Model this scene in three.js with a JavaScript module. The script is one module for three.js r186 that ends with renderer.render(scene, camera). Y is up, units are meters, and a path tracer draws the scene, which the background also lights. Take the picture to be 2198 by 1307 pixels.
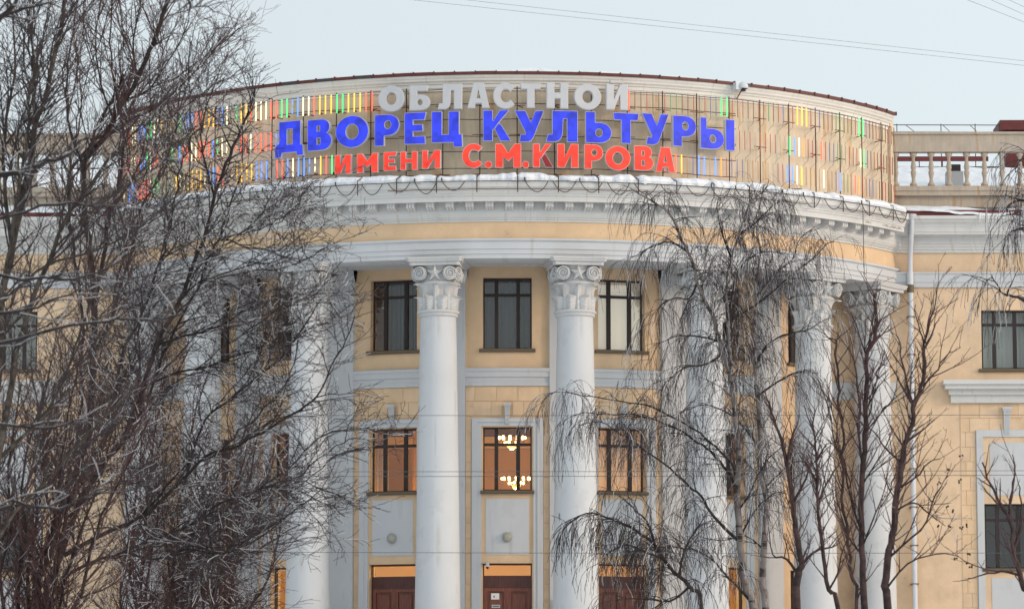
import * as THREE from 'three';
import { mergeGeometries } from 'three/addons/utils/BufferGeometryUtils.js';

// ------------------------------------------------------------------ camera, sky, sun, exposure
const scene = new THREE.Scene();
const camera = new THREE.PerspectiveCamera(9.509, 1024 / 608, 1, 3000);
camera.position.set(1.188, 1.6, 124.787);
camera.lookAt(1.188 - 0.9218, 1.6 + 13.17, 124.787 - 99.12);
camera.focus = 110;
camera.userData.fStop = 6.3;

const SUN_AZ = 68, SUN_EL = 12;                                   // degrees to the right of the facade's axis, above the horizon
const rad = (d) => d * Math.PI / 180;
const sunDir = new THREE.Vector3(Math.sin(rad(SUN_AZ)) * Math.cos(rad(SUN_EL)), Math.sin(rad(SUN_EL)), Math.cos(rad(SUN_AZ)) * Math.cos(rad(SUN_EL)));
{
  const W = 512, H = 256, d = new Float32Array(W * H * 4), v = new THREE.Vector3();
  for (let j = 0; j < H; j++) for (let i = 0; i < W; i++) {
    const lat = ((j + 0.5) / H - 0.5) * Math.PI, lon = ((i + 0.5) / W - 0.5) * 2 * Math.PI;
    v.set(Math.cos(lat) * Math.cos(lon), Math.sin(lat), Math.cos(lat) * Math.sin(lon));
    const up = Math.max(0, v.y), low = Math.exp(-up * 5.5), c = Math.max(0, v.dot(sunDir));
    const side = 1 + 0.34 * v.dot(sunDir);                          // the sky is brighter toward the sun than away from it
    const glow = Math.pow(c, 5) * 0.95 + Math.pow(c, 2) * 0.08;     // the low winter sun's own aureole
    const k = 4 * (j * W + i);
    d[k] = (0.79 + 0.10 * low) * side + glow * 1.0;
    d[k + 1] = (0.90 + 0.055 * low) * side + glow * 0.74;
    d[k + 2] = (0.985 - 0.05 * low) * side + glow * 0.44;
    d[k + 3] = 1;
  }
  const sky = new THREE.DataTexture(d, W, H, THREE.RGBAFormat, THREE.FloatType);
  sky.mapping = THREE.EquirectangularReflectionMapping; sky.magFilter = THREE.LinearFilter; sky.minFilter = THREE.LinearFilter; sky.needsUpdate = true;
  scene.background = sky; scene.environment = sky;
  scene.backgroundIntensity = 1; scene.environmentIntensity = 1;
}
const sun = new THREE.DirectionalLight(new THREE.Color(1.0, 0.74, 0.52), 1.38);
sun.position.copy(sunDir).multiplyScalar(90).add(new THREE.Vector3(0, 12, 20)); sun.target.position.set(0, 12, 20);
sun.castShadow = true; sun.shadow.radius = 22; sun.shadow.mapSize.set(2048, 2048);
Object.assign(sun.shadow.camera, { left: -60, right: 60, top: 50, bottom: -50, near: 1, far: 260 });
scene.add(sun, sun.target);

const renderer = new THREE.WebGLRenderer({ antialias: true });
renderer.setSize(1024, 608);
renderer.toneMapping = THREE.LinearToneMapping;
renderer.toneMappingExposure = 1.0;
renderer.shadowMap.enabled = true;

// ------------------------------------------------------------------ helpers
function rng(seed) { let a = seed >>> 0; return () => { a = (a + 0x6D2B79F5) | 0; let t = Math.imul(a ^ (a >>> 15), 1 | a); t = (t + Math.imul(t ^ (t >>> 7), 61 | t)) ^ t; return ((t ^ (t >>> 14)) >>> 0) / 4294967296; }; }
const used = {};
function numbered(n) { const k = used[n] = (used[n] ?? -1) + 1; return k ? n + '_' + String(k).padStart(3, '0') : n; }
function top(o, name, label, category, group, kind) {
  o.name = numbered(name);
  o.userData = { label, category };
  if (group) o.userData.group = group;
  if (kind) o.userData.kind = kind;
  scene.add(o); return o;
}
function part(parent, name, geo, mat, label) {
  const m = new THREE.Mesh(geo, mat); m.name = name; m.castShadow = m.receiveShadow = true;
  if (label) m.userData.label = label;
  parent.add(m); return m;
}
function group(parent, name, label) { const g = new THREE.Group(); g.name = name; if (label) g.userData.label = label; parent.add(g); return g; }
function single(geo, mat, name, label, category, grp, kind) { const m = new THREE.Mesh(geo, mat); m.castShadow = m.receiveShadow = true; return top(m, name, label, category, grp, kind); }

class Geo {                                                        // collects faces with their normals and uv in metres
  constructor() { this.p = []; this.n = []; this.u = []; this.i = []; }
  v(x, y, z, nx, ny, nz, u, w) { this.p.push(x, y, z); this.n.push(nx, ny, nz); this.u.push(u, w); return this.p.length / 3 - 1; }
  quad(a, b, c, d) {                                               // four points counter-clockwise
    const ux = b[0] - a[0], uy = b[1] - a[1], uz = b[2] - a[2], vx = d[0] - a[0], vy = d[1] - a[1], vz = d[2] - a[2];
    let nx = uy * vz - uz * vy, ny = uz * vx - ux * vz, nz = ux * vy - uy * vx; const l = Math.hypot(nx, ny, nz) || 1; nx /= l; ny /= l; nz /= l;
    const lu = Math.hypot(ux, uy, uz), lv = Math.hypot(vx, vy, vz), o = a[0] * 0.7 + a[2] * 0.7, h = a[1];
    const k = this.v(...a, nx, ny, nz, o, h); this.v(...b, nx, ny, nz, o + lu, h); this.v(...c, nx, ny, nz, o + lu, h + lv); this.v(...d, nx, ny, nz, o, h + lv);
    this.i.push(k, k + 1, k + 2, k, k + 2, k + 3); return this;
  }
  box(x0, x1, y0, y1, z0, z1) {
    this.quad([x0, y0, z1], [x1, y0, z1], [x1, y1, z1], [x0, y1, z1]).quad([x1, y0, z0], [x0, y0, z0], [x0, y1, z0], [x1, y1, z0]);
    this.quad([x1, y0, z1], [x1, y0, z0], [x1, y1, z0], [x1, y1, z1]).quad([x0, y0, z0], [x0, y0, z1], [x0, y1, z1], [x0, y1, z0]);
    return this.quad([x0, y1, z1], [x1, y1, z1], [x1, y1, z0], [x0, y1, z0]).quad([x0, y0, z0], [x1, y0, z0], [x1, y0, z1], [x0, y0, z1]);
  }
  // profile [[R, y], ...] walked with the outside on its right going up; swept from angle a to b (degrees)
  sweep(prof, a, b, seg, caps = false) {
    let s = 0;
    for (let k = 0; k + 1 < prof.length; k++) {
      const [r0, y0] = prof[k], [r1, y1] = prof[k + 1], L = Math.hypot(r1 - r0, y1 - y0) || 1e-9, nr = (y1 - y0) / L, ny = -(r1 - r0) / L;
      const base = this.p.length / 3;
      for (let q = 0; q <= seg; q++) {
        const t = rad(a + (b - a) * q / seg), S = Math.sin(t), C = Math.cos(t), u = 15 * t;
        this.v(r0 * S, y0, r0 * C, nr * S, ny, nr * C, u, y0 + s); this.v(r1 * S, y1, r1 * C, nr * S, ny, nr * C, u, y0 + s + L);
        if (q) { const e = base + 2 * q; this.i.push(e - 2, e, e + 1, e - 2, e + 1, e - 1); }
      }
      s += L - (y1 - y0);
    }
    if (caps) for (const [t, sg] of [[a, -1], [b, 1]]) {
      const S = Math.sin(rad(t)), C = Math.cos(rad(t)), nx = sg * C, nz = -sg * S, tri = THREE.ShapeUtils.triangulateShape(prof.map(([r, y]) => new THREE.Vector2(r, y)), []), k = this.p.length / 3;
      for (const [r, y] of prof) this.v(r * S, y, r * C, nx, 0, nz, r, y);
      for (const [x, y, z] of tri) this.i.push(...(sg < 0 ? [k + x, k + z, k + y] : [k + x, k + y, k + z]));
    }
    return this;
  }
  arcBox(r0, r1, a, b, y0, y1, seg = 4) { return this.sweep([[r1, y0], [r1, y1], [r0, y1], [r0, y0], [r1, y0]], a, b, seg).ends(r0, r1, a, b, y0, y1); }
  ends(r0, r1, a, b, y0, y1) {
    const q = (r, t, y) => [r * Math.sin(rad(t)), y, r * Math.cos(rad(t))];
    return this.quad(q(r0, a, y0), q(r1, a, y0), q(r1, a, y1), q(r0, a, y1)).quad(q(r1, b, y0), q(r0, b, y0), q(r0, b, y1), q(r1, b, y1));
  }
  // profile [[z, y], ...] extruded along x
  run(prof, x0, x1) {
    for (let k = 0; k + 1 < prof.length; k++) { const [z0, y0] = prof[k], [z1, y1] = prof[k + 1]; this.quad([x0, y0, z0], [x1, y0, z0], [x1, y1, z1], [x0, y1, z1]); }
    return this;
  }
  // tube along points with radii
  tube(pts, radii, sides = 5, cap = false) {
    const n = pts.length, base = this.p.length / 3; let N = null, s = 0;
    for (let k = 0; k < n; k++) {
      const a = pts[Math.max(0, k - 1)], b = pts[Math.min(n - 1, k + 1)], P = pts[k];
      let tx = b[0] - a[0], ty = b[1] - a[1], tz = b[2] - a[2]; const l = Math.hypot(tx, ty, tz) || 1; tx /= l; ty /= l; tz /= l;
      if (!N) N = Math.abs(ty) < 0.9 ? [0, 1, 0] : [1, 0, 0];
      const dt = N[0] * tx + N[1] * ty + N[2] * tz; let x = N[0] - dt * tx, y = N[1] - dt * ty, z = N[2] - dt * tz; const m = Math.hypot(x, y, z) || 1; x /= m; y /= m; z /= m; N = [x, y, z];
      const bx = ty * z - tz * y, by = tz * x - tx * z, bz = tx * y - ty * x, r = typeof radii === 'number' ? radii : radii[k];
      if (k) s += Math.hypot(P[0] - pts[k - 1][0], P[1] - pts[k - 1][1], P[2] - pts[k - 1][2]);
      for (let q = 0; q < sides; q++) { const f = q / sides * 2 * Math.PI, c = Math.cos(f), w = Math.sin(f), nx = x * c + bx * w, ny = y * c + by * w, nz = z * c + bz * w; this.v(P[0] + nx * r, P[1] + ny * r, P[2] + nz * r, nx, ny, nz, q / sides, s); }
      if (k) for (let q = 0; q < sides; q++) { const q2 = (q + 1) % sides, e = base + (k - 1) * sides, g = base + k * sides; this.i.push(e + q, e + q2, g + q2, e + q, g + q2, g + q); }
    }
    if (cap) for (const k of [0, n - 1]) { const e = base + k * sides; for (let q = 1; q + 1 < sides; q++) this.i.push(...(k ? [e, e + q, e + q + 1] : [e, e + q + 1, e + q])); }
    return this;
  }
  get tris() { return this.i.length / 3; }
  build() {
    const g = new THREE.BufferGeometry();
    g.setAttribute('position', new THREE.Float32BufferAttribute(this.p, 3)); g.setAttribute('normal', new THREE.Float32BufferAttribute(this.n, 3)); g.setAttribute('uv', new THREE.Float32BufferAttribute(this.u, 2));
    g.setIndex(this.i); return g;
  }
}
const polar = (R, deg, y) => [R * Math.sin(rad(deg)), y, R * Math.cos(rad(deg))];
function at(o, R, deg, y) { o.position.set(...polar(R, deg, y)); o.rotation.y = rad(deg); return o; }

// ------------------------------------------------------------------ procedural textures
function lattice(seed, n) { const r = rng(seed), a = new Float32Array(n * n); for (let k = 0; k < n * n; k++) a[k] = r(); return a; }
function noise2(L, f, g, x, y) {                                   // value noise that tiles after f by g cells
  const xi = Math.floor(x), yi = Math.floor(y), fx = x - xi, fy = y - yi, u = fx * fx * (3 - 2 * fx), v = fy * fy * (3 - 2 * fy), m = (k, n) => ((k % n) + n) % n;
  const y0 = 64 * m(yi, g), y1 = 64 * m(yi + 1, g), x0 = m(xi, f), x1 = m(xi + 1, f), a = L[y0 + x0], b = L[y0 + x1], c = L[y1 + x0], d = L[y1 + x1];
  return a + (b - a) * u + (c - a) * v + (a - b - c + d) * u * v;
}
function texture(size, seed, fn, srgb = true) {
  const L = lattice(seed, 64), d = new Uint8Array(size * size * 4);
  const N = (x, y, f, g = f) => noise2(L, f, g, x * f, y * g);
  for (let j = 0; j < size; j++) for (let i = 0; i < size; i++) {
    const c = fn(i / size, j / size, N), k = 4 * (j * size + i);
    d[k] = Math.max(0, Math.min(255, c[0] * 255)); d[k + 1] = Math.max(0, Math.min(255, c[1] * 255)); d[k + 2] = Math.max(0, Math.min(255, c[2] * 255)); d[k + 3] = 255;
  }
  const t = new THREE.DataTexture(d, size, size); t.wrapS = t.wrapT = THREE.RepeatWrapping; t.magFilter = THREE.LinearFilter; t.minFilter = THREE.LinearMipmapLinearFilter; t.generateMipmaps = true;
  if (srgb) t.colorSpace = THREE.SRGBColorSpace; t.needsUpdate = true; return t;
}
function tiled(t, metres) { const c = t.clone(); c.repeat.set(1 / metres, 1 / metres); c.needsUpdate = true; return c; }
const fb = (N, x, y) => 0.5 * N(x, y, 8) + 0.25 * N(x, y, 16) + 0.15 * N(x, y, 32) + 0.1 * N(x, y, 64);
const step = (a, b, x) => { const t = Math.max(0, Math.min(1, (x - a) / (b - a))); return t * t * (3 - 2 * t); };
// limewash: faint mottling, weather streaks and a few flaked spots
const TX_plaster = texture(512, 11, (x, y, N) => { const m = 0.92 + 0.13 * (fb(N, x, y) - 0.5) + 0.05 * (N(x, y, 4) - 0.5) + 0.018 * (N(x, y, 32, 4) - 0.5), f = step(0.80, 0.86, fb(N, x + 0.31, y + 0.57) + 0.12 * N(x, y, 64)); return [m - 0.04 * f, m - 0.045 * f, m - 0.05 * f]; });
const TX_white = texture(512, 23, (x, y, N) => { const g = fb(N, x, y), s = step(0.62, 0.9, N(x, y, 64, 4)) * step(0.4, 0.7, g), m = 0.95 + 0.05 * (g - 0.5) - 0.06 * s, f = step(0.73, 0.78, fb(N, x + 0.5, y + 0.2) + 0.06 * N(x, y, 64)) * 0.15; return [m - 0.13 * f, m - 0.15 * f - 0.01 * s, m - 0.17 * f - 0.025 * s]; });
const TX_lime = texture(512, 29, (x, y, N) => { const g = fb(N, x, y), m = 0.95 + 0.05 * (g - 0.5) + 0.02 * (N(x, y, 64, 8) - 0.5); return [m, m, m]; });
const TX_tin = texture(512, 37, (x, y, N) => { const g = fb(N, x, y), s = step(0.66, 0.92, N(x, y, 32, 2)) * step(0.35, 0.65, g), m = 0.9 + 0.12 * (g - 0.5) + 0.05 * (N(x, y, 64, 8) - 0.5); return [m - 0.06 * s, m - 0.14 * s, m - 0.24 * s]; });
const TX_grain = texture(512, 41, (x, y, N) => { const m = 0.8 + 0.25 * (N(x, y, 64, 4) - 0.5) + 0.15 * (N(x, y, 32, 2) - 0.5); return [m, m * 0.94, m * 0.9]; });
const TX_bark = texture(256, 53, (x, y, N) => { const b = step(0.66, 0.85, 0.75 * N(x, y, 4, 16) + 0.35 * N(x, y, 8, 64)) * step(0.3, 0.6, N(x + 0.2, y, 2, 8)), m = 0.8 + 0.5 * (fb(N, x, y) - 0.5); return [m * (1 - 0.6 * b), m * (1 - 0.62 * b), m * (1 - 0.64 * b)]; });
const TX_twig = texture(256, 59, (x, y, N) => { const m = 0.75 + 0.5 * (N(x, y, 4, 16) - 0.5) + 0.25 * (N(x, y, 8, 64) - 0.5); return [m, m * 0.95, m * 0.95]; });
const TX_bump = texture(512, 67, (x, y, N) => { const m = 0.5 * N(x, y, 64) + 0.3 * N(x, y, 32) + 0.2 * N(x, y, 16); return [m, m, m]; }, false);
const TX_snow = texture(512, 71, (x, y, N) => { const m = 0.5 * N(x, y, 8) + 0.3 * N(x, y, 24) + 0.2 * N(x, y, 64); return [m, m, m]; }, false);
const TX_flow = texture(256, 83, (x, y, N) => { const m = 0.86 + 0.75 * (0.55 * N(x, y, 4) + 0.45 * N(x, y, 8) - 0.5); return [m, m, m]; });

const L3 = (r, g, b) => new THREE.Color().setRGB(r, g, b);
const mat = (c, o = {}) => new THREE.MeshStandardMaterial({ color: c, roughness: 0.85, metalness: 0, ...o });
const M = {
  yellow: mat(L3(0.80, 0.57, 0.36), { map: tiled(TX_plaster, 5), bumpMap: tiled(TX_bump, 0.8), bumpScale: 0.004, roughness: 0.92 }),
  yellowB: mat(L3(0.80, 0.58, 0.385), { map: tiled(TX_plaster, 3.1), bumpMap: tiled(TX_bump, 0.8), bumpScale: 0.004, roughness: 0.92 }),
  yellowC: mat(L3(0.825, 0.585, 0.37), { map: tiled(TX_plaster, 4.3), bumpMap: tiled(TX_bump, 0.8), bumpScale: 0.004, roughness: 0.92 }),
  white: mat(L3(0.59, 0.60, 0.615), { map: tiled(TX_white, 7), bumpMap: tiled(TX_bump, 0.7), bumpScale: 0.003, roughness: 0.9 }),
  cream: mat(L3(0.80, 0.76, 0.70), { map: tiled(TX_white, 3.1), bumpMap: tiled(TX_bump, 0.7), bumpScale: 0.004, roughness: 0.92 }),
  capital: mat(L3(0.58, 0.575, 0.57), { map: tiled(TX_white, 2.3), bumpMap: tiled(TX_bump, 0.4), bumpScale: 0.004, roughness: 0.9 }),
  cornice: mat(L3(0.66, 0.65, 0.63), { map: tiled(TX_white, 3.3), bumpMap: tiled(TX_bump, 0.7), bumpScale: 0.005, roughness: 0.92 }),
  drum: mat(L3(0.79, 0.655, 0.49), { map: tiled(TX_tin, 4), bumpMap: tiled(TX_bump, 0.9), bumpScale: 0.004, roughness: 0.9 }),
  stone: mat(L3(0.56, 0.47, 0.38), { map: tiled(TX_tin, 2.7), bumpMap: tiled(TX_bump, 0.5), bumpScale: 0.004, roughness: 0.92 }),
  frame: mat(L3(0.020, 0.012, 0.010), { roughness: 0.65 }),
  sill: mat(L3(0.12, 0.085, 0.05), { roughness: 0.6 }),
  wood: mat(L3(0.27, 0.085, 0.05), { map: tiled(TX_grain, 0.7), roughness: 0.5 }),
  woodDark: mat(L3(0.12, 0.035, 0.024), { map: tiled(TX_grain, 0.7), roughness: 0.5 }),
  glass: new THREE.MeshPhysicalMaterial({ color: 0xffffff, roughness: 0.02, transmission: 1, thickness: 0, ior: 1.62 }),
  flash: mat(L3(0.115, 0.024, 0.016), { map: tiled(TX_tin, 1.3), roughness: 0.6 }),
  redRoof: mat(L3(0.17, 0.028, 0.026), { map: tiled(TX_tin, 1.7), roughness: 0.6 }),
  iron: mat(L3(0.045, 0.028, 0.022), { roughness: 0.75 }),
  rust: mat(L3(0.15, 0.06, 0.028), { roughness: 0.85 }),
  tin: mat(L3(0.62, 0.64, 0.68), { map: tiled(TX_white, 1.9), roughness: 0.55 }),
  cable: mat(L3(0.06, 0.055, 0.05), { roughness: 0.7 }),
  snow: mat(L3(0.72, 0.735, 0.765), { bumpMap: tiled(TX_snow, 1.5), bumpScale: 0.05, roughness: 0.95 }),
  ground: mat(L3(0.80, 0.82, 0.85), { bumpMap: tiled(TX_snow, 2), bumpScale: 0.08, roughness: 0.95 }),
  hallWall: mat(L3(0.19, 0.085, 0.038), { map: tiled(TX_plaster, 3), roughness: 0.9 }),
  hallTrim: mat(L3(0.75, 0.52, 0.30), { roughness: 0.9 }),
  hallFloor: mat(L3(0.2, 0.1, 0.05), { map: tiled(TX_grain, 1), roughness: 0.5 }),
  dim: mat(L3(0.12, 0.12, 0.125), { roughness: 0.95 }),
  lampGlass: mat(L3(0.35, 0.34, 0.27), { roughness: 0.35 }),
  metalGrey: mat(L3(0.35, 0.36, 0.37), { roughness: 0.5 }),
};
const LETTERS = {
 white: [['О',-13.65,0.846,22.196,23.008],['Б',-10.23,0.641,22.203,22.985],['Л',-6.64,0.761,22.211,22.993],['А',-3.28,0.684,22.225,23.013],['С',-0.2,0.725,22.198,23.014],['Т',2.82,0.633,22.229,22.994],['Н',5.94,0.672,22.224,23.026],['О',9.51,0.853,22.203,23.013],['Й',13.02,0.691,22.235,23.035]],
 blue: [['Д',-26.72,1.021,20.996,22.129],['В',-22.68,0.813,21.129,22.105],['О',-18.48,1.09,21.146,22.147],['Р',-14.15,0.788,21.146,22.121],['Е',-10.73,0.68,21.161,22.143],['Ц',-6.96,0.962,21.039,22.149],['К',-1.11,0.856,21.209,22.164],['У',2.66,0.899,21.181,22.147],['Л',6.46,0.982,21.193,22.161],['Ь',10.8,0.813,21.188,22.156],['Т',14.11,0.809,21.206,22.152],['У',17.7,0.877,21.206,22.178],['Р',21.39,0.78,21.204,22.168],['Ы',25.7,1.191,21.194,22.172]],
 red: [['И',-19.6,0.551,20.343,20.946],['М',-16.54,0.687,20.342,20.945],['Е',-13.74,0.424,20.369,20.954],['Н',-11.48,0.541,20.368,20.944],['И',-8.81,0.576,20.389,20.965],['С',-3.89,0.686,20.377,21.144],['.',-2.11,0.234,20.372,20.595],['М',0.2,0.794,20.384,21.131],['.',2.23,0.213,20.37,20.593],['К',4.26,0.63,20.398,21.128],['И',7.16,0.658,20.401,21.14],['Р',10.22,0.584,20.381,21.141],['О',13.1,0.807,20.359,21.123],['В',16.24,0.61,20.393,21.159],['А',18.92,0.642,20.376,21.152]],
};

// ------------------------------------------------------------------ ground: a snowy bank that rises to the building's forecourt
const groundY = (z) => 5.05 * (1 - step(26, 46, z));
{
  const g = new Geo(), zs = [-900, -60, 0, 26, 28, 30, 32, 34, 36, 38, 40, 42, 44, 46, 60, 140, 900];
  for (let k = 0; k + 1 < zs.length; k++) g.quad([-900, groundY(zs[k + 1]), zs[k + 1]], [900, groundY(zs[k + 1]), zs[k + 1]], [900, groundY(zs[k]), zs[k]], [-900, groundY(zs[k]), zs[k]]);
  const m = top(new THREE.Mesh(g.build(), M.ground), 'ground', 'trodden grey snow ground rising to the palace forecourt', 'ground'); m.userData.kind = 'structure'; m.receiveShadow = true;
}

// ------------------------------------------------------------------ the palace
const palace = top(new THREE.Group(), 'palace_building', 'cream and white columned culture palace with curved portico and glowing roof sign', 'building');
const COL = [-41.24, -24.74, -8.25, 8.25, 24.74, 41.24], BAY = [-33, -16.5, 0, 16.5, 33], RW = 12.5, GY = 5.05;
const WIN = 3.5;                                                   // half a window, degrees on the wall
const UP = [15.135, 17.37], MID = [10.747, 12.722], DOOR = [GY, 8.52];
const SIDE = [-47.4, 47.4], SIDEW = 1.75;
{ // curved wall with its openings
  const g = new Geo(), all = [...BAY.map((t) => [t, WIN]), ...SIDE.map((t) => [t, SIDEW])].sort((a, b) => a[0] - b[0]);
  let from = -51;
  for (const [t, w] of [...all, [51 + 1, 1]]) {
    const to = t - w, seg = Math.max(1, Math.round((to - from) / 1));
    if (to - from > 0.01) g.arcBox(RW - 0.45, RW, from, Math.min(51, to), GY, 17.74, seg);
    if (t < 51) for (const [a, b] of [[DOOR[1], MID[0]], [MID[1], UP[0]], [UP[1], 17.74]]) g.arcBox(RW - 0.45, RW, t - w, t + w, a, b, 5);
    from = t + w;
  }
  part(palace, 'curved_wall', g.build(), M.yellow);
}
{ // portico ceiling, architrave, frieze, cornice
  part(palace, 'portico_ceiling', new Geo().arcBox(12.3, 14.06, -56, 56, 17.70, 17.95, 60).build(), M.white);
  part(palace, 'architrave', new Geo().sweep([[14.06, 18.2], [14.06, 17.616], [14.93, 17.616], [14.93, 17.742], [14.965, 17.748], [14.965, 17.89], [15.0, 17.896], [15.0, 18.11], [15.03, 18.125], [15.075, 18.15], [15.075, 18.205], [14.9, 18.215]], -57, 57, 114).build(), M.white);
  part(palace, 'frieze', new Geo().sweep([[14.95, 18.2], [14.95, 18.74]], -57, 57, 114).build(), M.yellow);
  part(palace, 'cornice', new Geo().sweep([[14.9, 18.725], [15.0, 18.725], [15.0, 18.79], [15.05, 18.795], [15.05, 18.835], [15.09, 18.845], [15.16, 18.93], [15.18, 19.0], [15.18, 19.03], [15.2, 19.035], [15.2, 19.33], [15.63, 19.33], [15.63, 19.245], [15.72, 19.24], [15.72, 19.40], [15.755, 19.405], [15.755, 19.465], [15.775, 19.47], [15.79, 19.54], [15.86, 19.62], [15.905, 19.65], [15.905, 19.82], [14.4, 19.96], [14.4, 18.9]], -53.4, 53.4, 110, true).build(), M.cornice);
  part(palace, 'cornice', new Geo().sweep([[14.9, 18.725], [15.0, 18.725], [15.0, 18.79], [15.05, 18.795], [15.05, 18.835], [15.09, 18.845], [15.16, 18.93], [15.18, 19.0], [15.18, 19.03], [15.2, 19.035], [15.2, 19.26], [14.9, 19.26]], 53.4, 57.2, 5).build(), M.cornice);
  part(palace, 'cornice', new Geo().sweep([[14.9, 18.725], [15.0, 18.725], [15.0, 18.79], [15.05, 18.795], [15.05, 18.835], [15.09, 18.845], [15.16, 18.93], [15.18, 19.0], [15.18, 19.03], [15.2, 19.035], [15.2, 19.26], [14.9, 19.26]], -57.2, -53.4, 5).build(), M.cornice);
}
{ // modillions under the corona
  const side = [[15.19, 19.04], [15.3, 19.042], [15.38, 19.06], [15.46, 19.085], [15.54, 19.09], [15.575, 19.12], [15.575, 19.335], [15.19, 19.335]];
  const sh = new THREE.Shape(side.map(([r, y]) => new THREE.Vector2(r, y)));
  const rib = (w, dx) => { const e = new THREE.ExtrudeGeometry(sh, { depth: w, bevelEnabled: false }); e.translate(0, 0, dx); return e; };
  const geo = mergeGeometries([rib(0.07, -0.12), rib(0.07, -0.035), rib(0.07, 0.05), (() => { const e = new THREE.ExtrudeGeometry(new THREE.Shape([[15.19, 19.08], [15.5, 19.12], [15.55, 19.14], [15.55, 19.334], [15.19, 19.334]].map((p) => new THREE.Vector2(...p))), { depth: 0.2, bevelEnabled: false }); e.translate(0, 0, -0.1); return e; })(), new THREE.BoxGeometry(0.42, 0.05, 0.30).toNonIndexed().translate(15.41, 19.29, 0)]);
  geo.rotateY(-Math.PI / 2);                                       // radius now runs along +z
  for (let k = -23; k <= 23; k++) { const m = part(palace, 'modillion', geo, M.cornice); m.rotation.y = rad(k * 2.235 + 0.35); }
}
{ // the tall curved parapet that carries the sign
  part(palace, 'parapet_wall', new Geo().sweep([[14.45, 19.9], [14.45, 22.9], [14.1, 22.9], [14.1, 19.9]], -59.3, 59.3, 118, true).build(), M.drum);
  for (const s of [-1, 1]) part(palace, 'parapet_pier', new Geo().arcBox(14.08, 14.56, s > 0 ? 58.4 : -59.32, s > 0 ? 59.32 : -58.4, 19.9, 23.33, 2).build(), M.drum);
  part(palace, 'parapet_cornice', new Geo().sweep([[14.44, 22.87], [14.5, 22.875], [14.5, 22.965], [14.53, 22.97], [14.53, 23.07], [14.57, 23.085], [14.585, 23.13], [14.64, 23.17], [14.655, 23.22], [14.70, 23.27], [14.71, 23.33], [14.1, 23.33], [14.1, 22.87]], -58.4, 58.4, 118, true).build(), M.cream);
  const f1 = new Geo().arcBox(14.05, 14.77, -1.22, 1.22, 23.332, 23.42, 4).build(), f2 = new Geo().arcBox(14.05, 14.755, -1.22, 1.22, 23.332, 23.432, 4).build(), seam = new Geo().arcBox(14.05, 14.785, -0.06, 0.06, 23.33, 23.45, 1).build(), dk = mat(L3(0.06, 0.045, 0.045), { map: tiled(TX_tin, 1.1), roughness: 0.6 });
  const r = rng(5);
  for (let k = -23; k <= 23; k++) { const m = part(palace, 'roof_flashing', r() < 0.5 ? f1 : f2, (k < -6 && k > -12 && k % 2) || k === 12 ? dk : M.flash); m.rotation.y = rad(k * 2.49); const s = part(m, 'seam', seam, M.flash); s.rotation.y = rad(1.245); }
}
{ // paint that has flaked off the architrave and cornice
  const bare = mat(L3(0.40, 0.385, 0.36), { map: tiled(TX_tin, 0.9), roughness: 0.95 }), r = rng(44);
  const patch = (R, t, y, w, h) => { const g = new Geo(), n = 26, c = polar(R, t, y), k0 = g.v(...c, Math.sin(rad(t)), 0, Math.cos(rad(t)), 0, 0), ph = r() * 9; for (let k = 0; k < n; k++) { const f = k / n * 2 * Math.PI, q = 0.62 + 0.22 * Math.sin(3 * f + ph) + 0.16 * Math.sin(7 * f + 2 * ph) + 0.14 * r(), tt = t + w * q * Math.cos(f) / R * 57.3; g.v(...polar(R, tt, y + h * q * Math.sin(f)), Math.sin(rad(tt)), 0, Math.cos(rad(tt)), q * w * Math.cos(f), q * h * Math.sin(f)); if (k) g.i.push(k0, k0 + k, k0 + k + 1); } g.i.push(k0, k0 + n, k0 + 1); part(palace, 'peeled_patch', g.build(), bare); };
  for (const [t, y, w, h] of [[-23.1, 18.02, 0.34, 0.06], [-21.3, 17.99, 0.3, 0.05], [-20.2, 18.03, 0.22, 0.05], [-24.6, 18.06, 0.16, 0.04]]) patch(15.003, t, y, w, h);
  for (const [t, y, w, h] of [[51.2, 19.32, 0.35, 0.05], [49.6, 19.33, 0.22, 0.045], [46.2, 19.33, 0.2, 0.04], [52.4, 19.33, 0.2, 0.05]]) patch(15.724, t, y, w, h);
  for (const [t, y, w, h] of [[50.6, 19.73, 0.3, 0.05], [52.0, 19.74, 0.25, 0.06], [47.6, 19.74, 0.16, 0.04]]) patch(15.909, t, y, w, h);
}
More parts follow.
